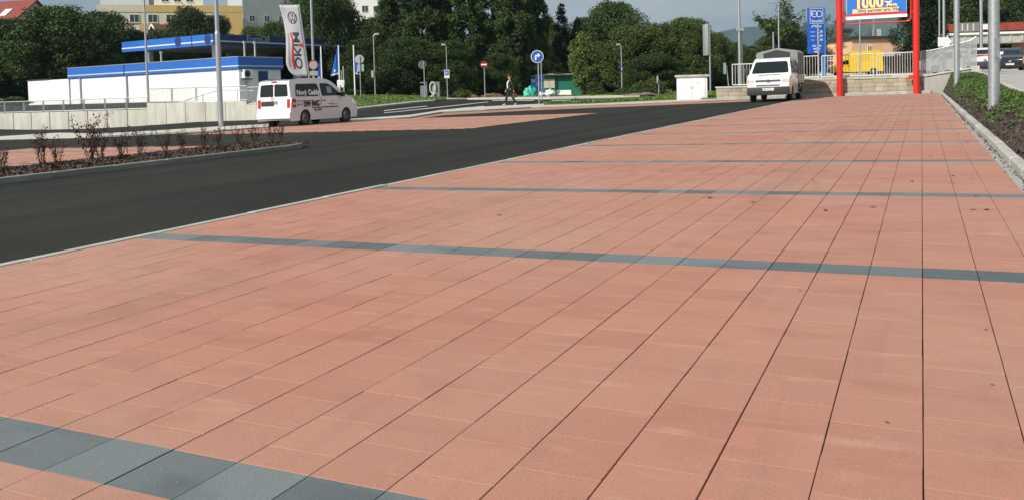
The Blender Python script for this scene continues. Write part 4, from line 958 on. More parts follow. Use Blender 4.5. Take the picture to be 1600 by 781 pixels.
for s in (-1, 1):
    q = side_panel('side_window', [(-1.86,1.15),(-.38,1.13),(-.42,1.58),(-.55,1.63),(-1.76,1.62)], hwc, s, M_GLASS, cv, r=.07)
    side_panel('door_window', [(-.24,1.13),(1.02,1.13),(.98,1.20),(.45,1.55),(.2,1.63),(-.28,1.64)], hwc, s, M_GLASS, cv, r=.06)
    for x in (-.31, .86): side_panel('door_seam', [(x,.36),(x+.014,.36),(x+.014,1.1),(x,1.1)], hwc, s, M_BLK, cv, .002, .006, .001)
    side_panel('slide_rail', [(-1.95,.955),(-.75,.955),(-.75,.975),(-1.95,.975)], hwc, s, M_BLK, cv, .003, .008, .001)
    side_panel('door_handle', [(-.22,.93),(-.04,.93),(-.04,.965),(-.22,.965)], hwc, s, M_BLK, cv, .03, .03, .01); side_panel('door_handle', [(-.6,.93),(-.42,.93),(-.42,.965),(-.6,.965)], hwc, s, M_BLK, cv, .03, .03, .01)
    side_panel('rub_strip', [(-.92,.665),(.80,.665),(.80,.70),(-.92,.70)], hwc, s, M_BLK, cv, .012, .012, .005)
    side_panel('tail_light', [(-2.06,.72),(-1.90,.72),(-1.90,1.05),(-2.06,1.05)], hwc, s, M_REDL, cv, .012, .02, .02)
    end_panel('tail_light', [(s*.66,.72),(s*.80,.72),(s*.80,1.05),(s*.66,1.05)], lambda y, z: rx(z)-.012, M_REDL, cv, .03, .02)
    side_panel('clear_lens', [(-2.05,.83),(-1.92,.83),(-1.92,.91),(-2.05,.91)], hwc, s, M_CHROME, cv, .016, .01, .01)
    side_panel('headlight', [(2.02,.68),(1.72,.86),(1.62,.98),(1.86,.95),(2.06,.82)], hwc, s, M_CHROME, cv, .008, .02, .03)
    m = MB().box(.92, 1.08, s*.90, s*1.06, 1.08, 1.26).build('mirror', M_BLK, cv, bevel=.03)
    MB().tube([(.2, s*.60, 1.80), (-1.75, s*.60, 1.83)], .018).build('roof_rail', M_BLK, cv); 
    for x in (1.34, -1.34): wheel(cv, x, s*.865)
    MB().box(-1.75, 1.75, s*.45, s*.8, .2, .45).build('underbody', M_BLK, cv)
    end_panel('rear_window', [(s*.03,1.16),(s*.70,1.16),(s*.655,1.62),(s*.03,1.64)], lambda y, z: rx(z)-.008, M_GLASS, cv, .015, .06)
end_panel('windscreen', [(-.74,1.16),(.74,1.16),(.62,1.66),(-.62,1.66)], lambda y, z: fx(z)+.006, M_GLASS, cv, .02, .08)
end_panel('plate_recess', [(-.02,.80),(.64,.80),(.64,.99),(-.02,.99)], lambda y, z: rx(z)-.006, M_BLK, cv, .02, .03)
pt = end_panel('number_plate', [(.05,.81),(.56,.81),(.56,.91),(.05,.91)], lambda y, z: rx(z)-.012, M_KTXT, cv, .01, .01)
end_panel('door_seam', [(.008,.42),(.022,.42),(.022,1.66),(.008,1.66)], lambda y, z: rx(z)-.003, M_BLK, cv, .01, .001)
MB().box(-2.24, -2.10, -.84, .84, .30, .56).build('rear_bumper', M_CARW, cv, bevel=.05); MB().box(2.05, 2.26, -.78, .78, .26, .48).build('front_bumper', M_CARW, cv, bevel=.05)
MB().tube([(-2.19, .04, 1.0), (-2.17, .08, 1.3)], .014).build('wiper', M_BLK, cv); MB().box(-2.09, -2.04, -.12, .12, 1.70, 1.75).build('brake_light', M_REDL, cv)
roundel('emblem', cv, frame_m((-2.155, -.12, .93), (0, -1, 0), (0, 0, 1)), .075, M_RIM, .006)
def stext(s, size, x, z, m, hw, par, bold=0., side=-1, off=.014):
    # side -1: text on the vehicle's right side, read from rear to front
    dx = (1, 0, 0) if side < 0 else (-1, 0, 0); y = side*(hw(x, z)+off)
    sl_ = .17 if z > 1.1 else 0
    return text('lettering', s, size, m, par, frame_m((x, y, z), dx, (0, -side*sl_ if False else (-side)*sl_*1.0, 1)), .002, bold)
stext('Nový', .27, -1.80, 1.20, M_WTXT, hwc, cv, .010); stext('Caddy', .27, -1.10, 1.20, M_WTXT, hwc, cv, .014)
stext('299 900,-', .27, -1.42, .745, M_KTXT, hwc, cv, .010); stext('již od', .14, -1.82, .79, mat('grey_print', (.2, .2, .2), .5, 0), hwc, cv, .002); stext('bez DPH', .12, -.78, .555, M_KTXT, hwc, cv, .003)
for a, b, z in ((.32,.50,.90),(.10,.42,.80),(.30,.72,.775)): side_panel('door_print', [(a,z),(b,z),(b,z+.022),(a,z+.022)], hwc, -1, MATS['grey_print'], cv, .004, .006, .002)
side_panel('window_sheet', [(.12,1.24),(.42,1.24),(.42,1.5),(.12,1.5)], hwc, -1, mat('paper', (.28, .36, .36), .6, .05), cv, .009, .004, .01)

# --- white pickup with canvas top, front towards the camera
tp = [(2.34,.34),(2.37,.50),(2.36,.64),(2.28,.98),(2.10,1.12),(1.72,1.24),(1.18,1.78),(.98,1.90),(.60,1.95),(.0,1.95),(-.30,1.92),(-.36,1.80),(-.36,.5),(-.34,.36)]
tk = place('pickup_truck', 'white pickup truck with a grey canvas top, parked facing the camera before the wall', 'truck', -6.05, 41.05, R(-90))
hwt = hw_van(.92, 1.18, .22, .14, 1.85)
shell(tk, 'body', tp, .34, 1.46, -1.46, .40, 1.18, hwt, M_CARW, .05)
tfx = along(tp[:9])
end_panel('windscreen', [(-.80,1.26),(.80,1.26),(.69,1.78),(-.69,1.78)], lambda y, z: tfx(z)+.008, M_GLASS, tk, .02, .08)
end_panel('grille', [(-.54,.87),(.54,.87),(.54,.97),(-.54,.97)], lambda y, z: tfx(z)+.006, M_BLK, tk, .02, .02)
roundel('emblem', tk, frame_m((2.325, 0, .92), (0, 1, 0), (0, 0, 1)), .085, M_RIM, .012)
end_panel('vent_slot', [(-.45,1.165),(.45,1.165),(.45,1.195),(-.45,1.195)], lambda y, z: tfx(z)+.006, M_BLK, tk, .02, .01)
end_panel('air_intake', [(-.5,.69),(.5,.69),(.5,.755),(-.5,.755)], lambda y, z: tfx(z)+.006, M_BLK, tk, .02, .01)
MB().box(2.20, 2.46, -.90, .90, .30, .66).build('front_bumper', M_BLK, tk, bevel=.05)
np_ = MB().box(2.455, 2.472, -.26, .26, .50, .61).build('number_plate', M_WTXT, tk); MB().box(2.470, 2.474, -.26, -.215, .50, .61).build('plate_band', M_SBLUE, np_)
text('lettering', '4ZB 2976', .105, M_KTXT, np_, frame_m((2.474, -.20, .518), (0, 1, 0), (0, 0, 1)), .001, sx=.86)
for s in (-1, 1):
    end_panel('headlight', [(s*.58,.83),(s*.82,.83),(s*.82,.98),(s*.58,.98)], lambda y, z: tfx(z)+.008-.06*max(0, abs(y)-.7), M_CHROME, tk, .03, .02)
    end_panel('indicator', [(s*.83,.83),(s*.905,.83),(s*.90,.98),(s*.83,.98)], lambda y, z: tfx(z)+.008-.2*max(0, abs(y)-.83), M_ORANGE, tk, .05, .01)
    side_panel('door_window', [(1.60,1.26),(1.2,1.68),(1.0,1.80),(.02,1.82),(-.02,1.26)], hwt, s, M_GLASS, tk, r=.06)
    for x in (-.08, 1.02): side_panel('door_seam', [(x,.5),(x+.012,.5),(x+.012,1.18),(x,1.18)], hwt, s, M_BLK, tk, .002, .006, .001)
    side_panel('door_handle', [(.02,1.02),(.2,1.02),(.2,1.06),(.02,1.06)], hwt, s, M_BLK, tk, .03, .03, .01)
    MB().box(1.28, 1.40, s*.98, s*1.18, 1.22, 1.50).build('mirror', M_BLK, tk, bevel=.03); MB().cyl((1.4, s*.88, 1.28), (1.35, s*1.0, 1.34), .018, n=6).build('mirror_arm', M_BLK, tk)
    for x in (1.46, -1.46): wheel(tk, x, s*.90, .33, .21, .2)
    MB().box(-2.60, -.42, s*.88, s*.94, .78, 1.16).build('drop_side', mat('aluminium_board', (.5, .51, .52), .45, .1, 6, metal=.5), tk)
    for k in range(3): MB().box(-2.58, -.44, s*.941, s*.948, .84+k*.11, .86+k*.11).build('board_groove', M_BLK, tk)
MB().box(-2.60, -.42, -.88, .88, .66, .78).build('load_bed', M_BLK, tk); MB().box(-2.7, 1.9, -.45, .45, .36, .62).build('chassis', M_BLK, tk); MB().box(-2.66, -2.605, -.94, .94, .78, 1.16).build('tail_board', MATS['aluminium_board'], tk)
M_CANV = mat('grey_canvas', (.21, .22, .22), .8, .1, 4, .2, 12)
cz = [(-.94,1.17),(.94,1.17),(.94,2.18),(.86,2.26),(0,2.42),(-.86,2.26),(-.94,2.18)]
cvs = MB().prism(cz, -2.62, -.41, 'x').build('canvas_top', M_CANV, tk, bevel=.03)
MB().prism(rounded([(-.60,1.9),(.60,1.9),(.60,2.20),(.0,2.34),(-.60,2.20)], .03), -.409, -.40, 'x').build('opening_shade_panel', M_KTXT, cvs)  # solid near-black panel: the shade inside the opening is put in its colour
for x in (-1.2, -1.95): MB().tube([(x, -.95, 1.17), (x, -.95, 2.19), (x, -.86, 2.275), (x, 0, 2.43), (x, .86, 2.275), (x, .95, 2.19), (x, .95, 1.17)], .016, 6).build('hoop', M_CANV, cvs)
MB().cyl((.3, -.3, 1.94), (.05, -.3, 2.35), .006, n=5).build('aerial', M_BLK, tk)

# --- yellow panel van, seen from its left side beyond the wall
yt = [(2.62,.34),(2.68,.50),(2.66,.78),(2.45,.95),(1.85,1.08),(1.20,1.60),(1.02,1.68),(.78,1.74),(.62,2.28),(.45,2.36),(-1.9,2.40),(-2.3,2.33),(-2.44,2.0),(-2.48,.6),(-2.48,.36)]
u, v, _ = at(1336, 88); yv = place('panel_van', 'yellow panel van with a tall box body beyond the railing', 'van', u, v, HB+R(180-8))
hwy = hw_van(.95, 1.05, .06, .16, 1.9)
shell(yv, 'body', yt, .34, 1.7, -1.55, .38, 1.05, hwy, M_YEL, .05); yfx = along(yt[:8])
for s in (-1, 1):
    side_panel('door_window', [(1.75,1.10),(1.22,1.50),(.82,1.54),(.80,1.08)], hwy, s, M_GLASS, yv)
    for x in (.72, 1.8): side_panel('door_seam', [(x,.45),(x+.014,.45),(x+.014,1.06),(x,1.06)], hwy, s, M_BLK, yv, .002, .006, .001)
    side_panel('door_handle', [(.82,.92),(.98,.92),(.98,.96),(.82,.96)], hwy, s, M_BLK, yv, .03, .03, .01)
    end_panel('headlight', [(s*.5,.70),(s*.85,.70),(s*.85,.88),(s*.5,.88)], lambda y, z: yfx(z)+.01-.5*max(0, abs(y)-.6)**2, M_CHROME, yv, .03, .03)
    MB().box(1.52, 1.62, s*.99, s*1.15, 1.08, 1.32).build('mirror', M_BLK, yv, bevel=.03)
    for x in (1.7, -1.55): wheel(yv, x, s*.92, .32, .2, .2)
    for i in range(6):
        for j in range(3 if i % 2 else 2):
            a = -.2-j*.55-(i % 2)*.1; side_panel('side_print', [(a,2.0-i*.13),(a-.42,2.0-i*.13),(a-.42,2.03-i*.13),(a,2.03-i*.13)], hwy, s, mat('ochre_print', (.40, .22, .01), .5, 0), yv, .004, .006, .002)
end_panel('windscreen', [(-.75,1.14),(.75,1.14),(.68,1.56),(-.68,1.56)], lambda y, z: yfx(z)+.008, M_GLASS, yv, .02, .08)
MB().box(-2.2, 2.3, -.7, .7, .2, .5).build('underbody', M_BLK, yv); MB().box(2.52, 2.72, -.86, .86, .32, .55).build('front_bumper', M_BLK, yv, bevel=.05)

# --- white small van behind the perforated sheets
st_ = [(2.0,.30),(2.06,.48),(2.02,.80),(1.8,.95),(1.2,1.08),(.55,1.62),(.25,1.74),(-.5,1.80),(-1.7,1.78),(-1.95,1.7),(-2.02,1.1),(-2.04,.4)]
u, v, _ = at(1482, 66); sv = place('small_van', 'white small van with side windows standing behind the grey sheet railing', 'van', u, v, HB+R(180-6))
hws = hw_van(.85, 1.02, .16, .18, 1.4)
shell(sv, 'body', st_, .26, 1.3, -1.3, .35, 1.02, hws, M_CARW, .05); sfx = along(st_[:8])
for s in (-1, 1):
    side_panel('door_window', [(1.0,1.08),(.55,1.50),(.05,1.60),(.02,1.08)], hws, s, M_GLASS, sv); side_panel('side_window', [(-.1,1.08),(-1.0,1.08),(-1.0,1.60),(-.1,1.62)], hws, s, M_GLASS, sv); side_panel('side_window', [(-1.12,1.08),(-1.85,1.08),(-1.8,1.56),(-1.12,1.6)], hws, s, M_GLASS, sv)
    side_panel('door_handle', [(-.12,.9),(-.28,.9),(-.28,.94),(-.12,.94)], hws, s, M_BLK, sv, .03, .03, .01); MB().box(.9, 1.0, s*.86, s*1.0, 1.04, 1.2).build('mirror', M_BLK, sv, bevel=.03)
    for x in (1.3, -1.3): wheel(sv, x, s*.83)
end_panel('windscreen', [(-.68,1.14),(.68,1.14),(.60,1.58),(-.60,1.58)], lambda y, z: sfx(z)+.008, M_GLASS, sv, .02, .08)

# --- cars coming down the street
def car(name, label, u, v, rz, m, top, hw, belt, L_, zf, suv=False):
    c = place(name, label, 'car', u, v, rz, zf); shell(c, 'body', top, .26, L_*.31, -L_*.31, .36, belt, hw, m, .06); f_ = along(top[:8]); W_ = hw(0, .6)
    end_panel('windscreen', [(-W_*.82,belt+.06),(W_*.82,belt+.06),(W_*.68,top[6][1]-.1),(-W_*.68,top[6][1]-.1)], lambda y, z: f_(z)+.008, M_GLASS, c, .02, .08)
    end_panel('grille', [(-.42,.58),(.42,.58),(.5,.74),(-.5,.74)], lambda y, z: f_(z)+.008-.12*max(0, abs(y)-.35), M_BLK, c, .03, .03)
    MB().lathe([(0, -.01), (.09, -.01), (.09, .015), (0, .015)], 14, 'x', (f_(.68)+.02, 0, .68)).build('emblem', M_RIM, c)
    p = end_panel('number_plate', [(-.26,.42),(.26,.42),(.26,.53),(-.26,.53)], lambda y, z: f_(z)+.025, M_WTXT, c, .02, .01)
    for s in (-1, 1):
        end_panel('headlight', [(s*.50,.66),(s*.82,.70),(s*.86,.84),(s*.62,.80)], lambda y, z: f_(z)+.012-.55*max(0, abs(y)-.5), M_CHROME, c, .04, .03)
        end_panel('fog_lamp', [(s*.62,.42),(s*.76,.42),(s*.76,.52),(s*.62,.52)], lambda y, z: f_(z)+.012-.3*max(0, abs(y)-.5), M_CHROME, c, .03, .03)
        side_panel('side_window', [(L_*.17,belt+.05),(L_*.06,top[6][1]-.16),(-L_*.28,top[6][1]-.16),(-L_*.38,belt+.05)], hw, s, M_GLASS, c)
        MB().box(L_*.14, L_*.18, s*(W_+.02), s*(W_+.2), belt, belt+.16).build('mirror', m, c, bevel=.03)
        for x in (L_*.31, -L_*.31): wheel(c, x, s*(W_-.02), .33, .21, .22)
    MB().box(-1.7, 1.7, -.7, .7, .2, .45).build('underbody', M_BLK, c); return c
M_DARK = mat('black_car_paint', (.012, .013, .016), .2, .05, 2, coat=.7)
us_, vs__, _ = at(1576, 63); sz = lambda u, v: (streetz(u, v) if v < 46 else max(streetz(max(u, 0), min(v, 66)), G(u, v)))+.02
suvt = [(2.18,.34),(2.24,.50),(2.22,.80),(2.05,.98),(1.25,1.10),(.9,1.22),(.25,1.60),(-.4,1.68),(-1.6,1.62),(-2.05,1.2),(-2.15,.9),(-2.15,.36)]
sc_ = car('suv', 'black off-road car with pale number plate driving towards the camera under the bridge', us_, vs__, HB+R(-90-28), M_DARK, suvt, hw_van(.92, 1.1, .28, .16, 1.3), 1.1, 4.4, sz)
for s in (-1, 1): MB().tube([(.1, s*.62, 1.66), (-1.5, s*.62, 1.68)], .02).build('roof_rail', M_REDL, sc_)
u, v, _ = at(1534, 50); bt = [(2.0,.30),(2.06,.46),(2.02,.72),(1.85,.86),(1.1,.98),(.85,1.04),(.1,1.40),(-.5,1.44),(-1.3,1.36),(-1.9,1.0),(-2.0,.8),(-2.0,.34)]
wc = car('small_car', 'white car with red and black bonnet stripes, half hidden by the thick grey pole', u, v, HB+R(-90-24), M_CARW, bt, hw_van(.84, .98, .3, .16, 1.2), .98, 4.0, sz)
MB().box(1.95, 2.1, -.8, .8, .26, .62).build('front_bumper', M_BLK, wc, bevel=.05)
for z, m in ((.0, M_REDL), (.09, M_KTXT)): MB().tube([(1.75-z, -.45, .93+z*.14), (1.5-z, -.25, .955+z*.14), (1.42-z, 0, .965+z*.14), (1.5-z, .25, .955+z*.14), (1.75-z, .45, .93+z*.14)], .035, 6).build('bonnet_stripe', m, wc)
# ------------------------------------------------------------------ poles, signs, flags
def pole(name, label, cat, px, D, r0, r1, h, lamp=None, group=None, sleeve=None, zf=None, uv=None):
    if uv is None: u, v, z = at(px, D)
    else: u, v = uv; z = G(u, v)
    if zf: z = zf(u, v)
    t = thing(name, label, cat, (u, v, z), HB, group)
    if sleeve: MB().cyl((0, 0, -.4), (0, 0, sleeve), r0, r0, 16).cyl((0, 0, sleeve), (0, 0, sleeve+.12), r0, r0*.8, 16, cap=False).build('lower_pole', M_GALV, t, smooth=True, fix=False); MB().cyl((0, 0, sleeve+.11), (0, 0, h), r0*.8, r1, 14).build('upper_pole', M_GALV, t, smooth=True, fix=False)
    else: MB().cyl((0, 0, -.4), (0, 0, h), r0, r1, 14).build('pole', M_GALV, t, smooth=True, fix=False)
    if lamp:
        s, l = lamp; MB().tube([(0, 0, h-.03), (s*.15, 0, h+.05), (s*l, 0, h+.09)], .03).build('arm', M_GALV, t)
        hl = .5 if h > 5 else .30
        q = MB().box(min(s*l, s*(l+hl)), max(s*l, s*(l+hl)), -.10, .10, h+.02, h+.12).build('lamp_head', M_SIGNB, t, bevel=.035); MB().box(min(s*(l+.05), s*(l+hl-.05)), max(s*(l+.05), s*(l+hl-.05)), -.075, .075, h-.01, h+.019).build('lamp_glass', M_CHROME, q, bevel=.01)
    return t, z
def door_plate(t, x, y, z): MB().box(x-.04, x+.04, y-.012, y, z, z+.35).build('service_door', M_GALV, t)
t, _ = pole('lamp_post', 'thick galvanised pole standing in the ground cover at right, the nearer one', 'pole', 1553, 15.8, .098, .085, 8.5, (-1, 1.2), 'galvanised poles in the right bed', None, rbz)
door_plate(t, 0, -.099, .9)
t, _ = pole('lamp_post', 'galvanised pole at the far end of the right bed beside the concrete wall', 'pole', 1495, 31.5, .098, .075, 9, (-1, 1.2), 'galvanised poles in the right bed', 3.3, rbz)
pole('lamp_post', 'tall galvanised pole behind the barberry bed in front of the retaining wall', 'pole', 345.5, 33.5, .10, .075, 9, (1, 1.2), None, 3.6, lambda u, v: G(u, v)+.04)
pole('lamp_post', 'slim galvanised pole standing before the white kiosk wall', 'pole', 233.5, 50.5, .075, .05, 9.5, (1, .8), None, None, lambda u, v: lawnz(u, v))
t, z = pole('lamp_post', 'slim grey pole with a round red rimmed sign, right of the banner flag', 'pole', 492.5, 47, .085, .055, 9, (1, .8), None, None)
def disc(name, par, c, r, m, y=-.1, th=.02, n=28, r0=0.): return MB().lathe([(r0, -th), (r, -th), (r, 0), (r0, 0)], n, 'y', (c[0], y, c[1])).build(name, m, par)
zc = zat(493, 102, 47)-z
s_ = disc('sign_plate', t, (.02, zc), .28, mat('sign_face_grey', (.34, .34, .32), .5, .03), -.09); disc('sign_rim', s_, (.02, zc), .28, mat('sign_red', (.22, .012, .012), .45, 0), -.105, .012, 28, .225)
MB().box(-.2, .24, -.10, -.08, zc-.58, zc-.33).build('extra_plate', MATS['sign_face_grey'], t)
t, z = pole('street_lamp', 'slender street lamp on the grass bank behind the round mirror signs', 'lamp', 586.5, 62, .05, .034, 4.45, (1, .12))
MB().box(-.22, -.06, -.1, .1, 1.4, 1.9).build('box', M_SIGNB, t)
t, z = pole('street_lamp', 'small street lamp with a blue and white parking sign on its pole', 'lamp', 699.5, 62, .042, .028, 3.9, (-1, .04))
s_ = MB().box(-.18, .18, -.09, -.07, 1.55, 2.15).build('sign_plate', M_WTXT, t); MB().box(-.14, .14, -.096, -.091, 1.75, 2.11).build('blue_panel', M_SBLUE, s_); text('lettering', 'P', .3, M_WTXT, s_, frame_m((-.09, -.099, 1.8), (1, 0, 0), (0, 0, 1)), .001)
t, z = pole('street_lamp', 'street lamp with a small dark blue sign in front of the big rounded trees', 'lamp', 972, 60, .048, .03, 3.55, (-1, .04))
s_ = MB().box(-.12, .12, -.09, -.07, 1.75, 2.1).build('sign_plate', mat('sign_navy', (.02, .03, .12), .5, 0), t)
MB().box(-.02, .02, -.095, -.091, 1.82, 2.03).build('white_mark', M_WTXT, s_)
t, z = pole('sign_post', 'tall grey post with a long sign seen edge on, right of the white cabinet', 'sign', 1110, 66, .07, .06, 5.15)
MB().box(-.32, -.10, -.12, .9, 2.9, 5.3).build('sign_board', M_SIGNB, t, bevel=.02)
t, z = pole('lamp_post', 'pair of grey poles clamped together behind the short railing, left of the pickup', 'pole', 1156.5, 49, .09, .07, 9, (-1, .8)); MB().cyl((.15, .1, -.4), (.15, .1, 3.9), .06, .06, 10).build('second_pole', M_GALV, t, smooth=True, fix=False)
MB().box(-.14, .24, -.1, .16, 3.75, 3.9).build('clamp', M_SIGNB, t)
t, z = pole('street_lamp', 'street lamp with round head rising among the twigs above the pickup', 'lamp', 1217.5, 58, .06, .045, zat(1216, 8, 58)-1.3, (-1, .12))
pole('flagpole', 'bare white post beside the blue price sign', 'pole', 1279, 55, .06, .05, 3.4)
pole('sign_post', 'short grey post showing above the canvas of the pickup', 'post', 1209, 60, .06, .05, 3.4)
t, z = pole('street_lamp', 'grey lamp post in front of the peach plastered building', 'lamp', 1344, 62, .06, .045, zat(1344, 30, 62)-1.5, (1, .3))
t, z = pole('lamp_post', 'grey pole left of the pair right of the thuja', 'pole', 1468, 54, .05, .045, 8)
t, z = pole('lamp_post', 'grey pole carrying a white arrow board behind the sheet railing', 'pole', 1475, 53, .08, .07, 8)
zz = zat(1475, 66, 53)-z
MB().prism([(-.42, zz-.28), (.12, zz-.28), (.12, zz-.4), (.42, zz), (.12, zz+.4), (.12, zz+.28), (-.42, zz+.28)], -.13, -.10).build('arrow_board', M_WTXT, t)
pole('lamp_post', 'grey pole standing on the street just left of the thick pole', 'pole', 1533, 56, .11, .09, 8.5)
# round sign faces
def sign(label, px, D, pyc, r, h=None, back=False, name='road_sign', lean=0, zf=None, rz=0):
    u, v, z = at(px, D); t = thing(name, label, 'sign', (u, v, (zf(u, v) if zf else z)), HB+rz); zc = zat(px, pyc, D)-z
    MB().cyl((0, 0, -.4), (lean, 0, zc+(r*.7 if back else -r*.2)), .035, .035, 10).build('post', M_GALV, t, smooth=True, fix=False); return t, zc
t, zc = sign('blue round sign with a white arrow turning right, on a post near the walking man', 842.5, 50.5, 89, .36)
p = disc('sign_plate', t, (-.05, zc), .37, M_WTXT, -.04); disc('blue_face', p, (-.05, zc), .335, M_SBLUE, -.061, .004)
a = [(-.13,-.20),(-.13,.02)] + [(-.13+.13*(1-math.cos(x)), .02+.10*math.sin(x)) for x in np.linspace(.2, 1.57, 6)] + [(.04,.12),(.04,.21),(.20,.075),(.04,-.06),(.04,.03),(.0,.03),(-.03,.01),(-.04,-.03),(-.04,-.20)]
MB().prism([(x-.06, y+zc) for x, y in a], -.070, -.066).build('arrow', M_WTXT, p)
t, zc = sign('red no entry sign with a white bar on a post before the poplars', 758, 62, 101.5, .31); p = disc('sign_plate', t, (-.02, zc), .27, mat('no_entry_red', (.22, .010, .012), .45, .03), -.04); MB().box(-.22, .18, -.067, -.061, zc-.055, zc+.055).build('white_bar', M_WTXT, p)
t, zc = sign('round and square sign backs on a post at the front edge of the grass bank', 564, 60, 93, .3, back=True); p = disc('sign_back', t, (-.03, zc), .31, M_SIGNB, .07); MB().box(-.2, .26, .05, .07, zc-.85, zc-.35).build('plate_back', M_SIGNB, t)
t, zc = sign('dark round sign back on a post beside the tyre air stand', 664, 61, 101.5, .3, back=True); disc('sign_back', t, (-.12, zc), .3, mat('dark_sign_back', (.12, .13, .13), .5, .1), .07)
t, zc = sign('grey post standing behind the blue arrow sign', 847, 56, 90, .02); 
t, zc = sign('small oval sign seen from the side on a short white post left of the cabinet', 1029.5, 58, 125, .05, back=True); MB().lathe([(0, -.02), (.27, -.02), (.27, .02), (0, .02)], 20, 'x', (-.08, 0, zc+.0)).build('sign_plate', M_SIGNB, t)
t, zc = sign('leaning sign post with red and white foot at the left end of the low wall', 1140, 62, 104, .1, back=True, lean=-.2)
MB().box(-.30, -.26, -.1, .5, zc-.55, zc+.25).build('sign_plate', M_SIGNB, t); MB().cyl((-.035, 0, .35), (-.06, 0, .6), .04, n=10).build('red_band', M_REDP, t)
# blue flags
def flag(label, px, D, top, w, y0, y1, sgn):
    u, v, z = at(px, D); h = zat(px, top, D)-z; t = thing('flagpole', label, 'flag', (u, v, z), HB, 'blue flags on white poles'); MB().cyl((0, 0, -.4), (0, 0, h), .055, .045, 10).build('pole', M_WHITE, t, smooth=True, fix=False)
    za, zb = zat(px, y0, D)-z, zat(px, y1, D)-z; nx, nz_ = 9, 14; vs_ = []
    for j in range(nz_+1):
        s = j/nz_; zz = za+(zb-za)*s
        for i in range(nx+1):
            q = i/nx; x = sgn*(.05+q*w*(.12+.88*s)); vs_.append((x, .10*math.sin(q*7+s*2)*q, zz-.12*q*s))
    fs = [(j*(nx+1)+i, j*(nx+1)+i+1, (j+1)*(nx+1)+i+1, (j+1)*(nx+1)+i) for j in range(nz_) for i in range(nx)]
    mi = [1 if (k//nx) >= nz_-1 or ((k//nx) == 11 and 3 < k % nx < 6) else 0 for k in range(len(fs))]
    mb = MB(); mb.add(vs_, fs); mb.m = mi; o = mb.build('flag_cloth', [M_SBLUE, M_WTXT], t, smooth=True); md = o.modifiers.new('thick', 'SOLIDIFY'); md.thickness = .01
flag('narrow blue flag on the left of three white poles beside the banner', 504, 62, 73, .35, 86, 128, -1)
flag('blue triangular hanging flag on the middle of three white poles', 531.5, 62, 71, .58, 76, 117, -1)
flag('blue flag on the right of three white poles by the round sign backs', 555, 62, 71, .42, 86, 116, 1)
t = thing('post_box', 'white twin box on a dark post below the middle blue flag', 'box', at(534, 60), HB); MB().cyl((0, 0, -.3), (0, 0, 1.3), .05).build('post', M_BLK, t); MB().box(-.25, .25, -.2, .1, .95, 1.3).build('box', M_WHITE, t, bevel=.03)
for x in (-.13, .13): disc('round_cap', t, (x, .88), .1, M_WHITE, -.15, .1)
t = thing('vent_post', 'pair of thin white posts behind the middle blue flag', 'post', at(538, 64), HB); MB().cyl((0, 0, -.3), (0, 0, 2.3), .05).cyl((-.15, 0, -.3), (-.15, 0, 2.0), .035).build('posts', M_SIGNB, t)
# banner flag
D = 40; u, v, z = at(486, D); t = thing('banner_flag', 'tall white dealer banner with black OKIM lettering and a round emblem on a leaning pole', 'banner', (u, v, z), HB)
def L_(px, py, y=0.): a = uv2xy(u, v); return ((px-800)/F*D - a[0] - .0254*(zat(px, py, D)-CZ)*1.0, y, zat(px, py, D)-z)
M_BAN = mat('banner_cloth', (.43, .43, .45), .7, .06, 2, .3, 5)
tp_ = L_(478, 8); bt_ = L_(487, 124); dv_ = (Vector(bt_)-Vector(tp_)).normalized(); MB().cyl(tuple(Vector(tp_)-dv_*.05), tuple(Vector(bt_)+dv_*1.9), .03, .04, 10).build('pole', M_GALV, t, smooth=True, fix=False)
LE = [(8,447),(30,451),(55,454),(80,454),(100,453),(112,457),(118,463),(120.5,470)]; nx = 10; vs_ = []
def bx(py): return np.interp(py, [a for a, b in LE], [b for a, b in LE]), 477.5+(py-8)*.066
rows = np.linspace(8, 120.5, 24)
def bpt(py, q, off=0.): a, b = bx(py); return L_(a+(b-a)*q, py, .09*math.sin(q*3.0+py*.045)*(1-q)-.02-off)
for py in rows:
    for i in range(nx+1): vs_.append(bpt(py, i/nx))
fs = [(j*(nx+1)+i, j*(nx+1)+i+1, (j+1)*(nx+1)+i+1, (j+1)*(nx+1)+i) for j in range(len(rows)-1) for i in range(nx)]
bo = MB().add(vs_, fs).build('banner_cloth', M_BAN, t, smooth=True); md = bo.modifiers.new('thick', 'SOLIDIFY'); md.thickness = .008; md.offset = 1
def on_banner(o):                                       # wrap flat lettering (x across 0..1, y row in px) on the cloth
    for w_ in o.data.vertices: w_.co = bpt(w_.co.y, w_.co.x, .012+abs(w_.co.z))
    o.data.update()
o = text('lettering', 'OKIM', 30., MATS['grey_print'] if False else mat('dark_print', (.035, .038, .042), .5, 0), bo, Matrix(((0, .0295, 0, 0), (0, 0, 0, 0), (0, 0, 1, 0), (0, 0, 0, 1))), 0, 0.)
me = o.data                                             # rotate: text runs upwards, its top faces right
bpy.data.objects.remove(o)
cu = bpy.data.curves.new('l', 'FONT'); cu.body = 'OKiM'; cu.size = 1; cu.offset = .012; cu.resolution_u = 4; tmp = bpy.data.objects.new('l', cu); COL.objects.link(tmp)
me = bpy.data.meshes.new_from_object(tmp.evaluated_get(bpy.context.evaluated_depsgraph_get())); bpy.data.objects.remove(tmp)
xs = [w_.co.x for w_ in me.vertices]; x0, x1 = min(xs), max(xs)
for w_ in me.vertices: a = (w_.co.x-x0)/(x1-x0); w_.co = (.44+w_.co.y*.52, 108-a*57, 0)
me.materials.clear(); me.materials.append(MATS['dark_print']); o = link('lettering', me, bo); on_banner(o)
m = MB(); m.v = []; R_ = [(108, .30, .42), (95, .29, .41), (82, .31, .41), (70, .36, .43), (62, .36, .44), (56, .30, .40), (51, .28, .36)]
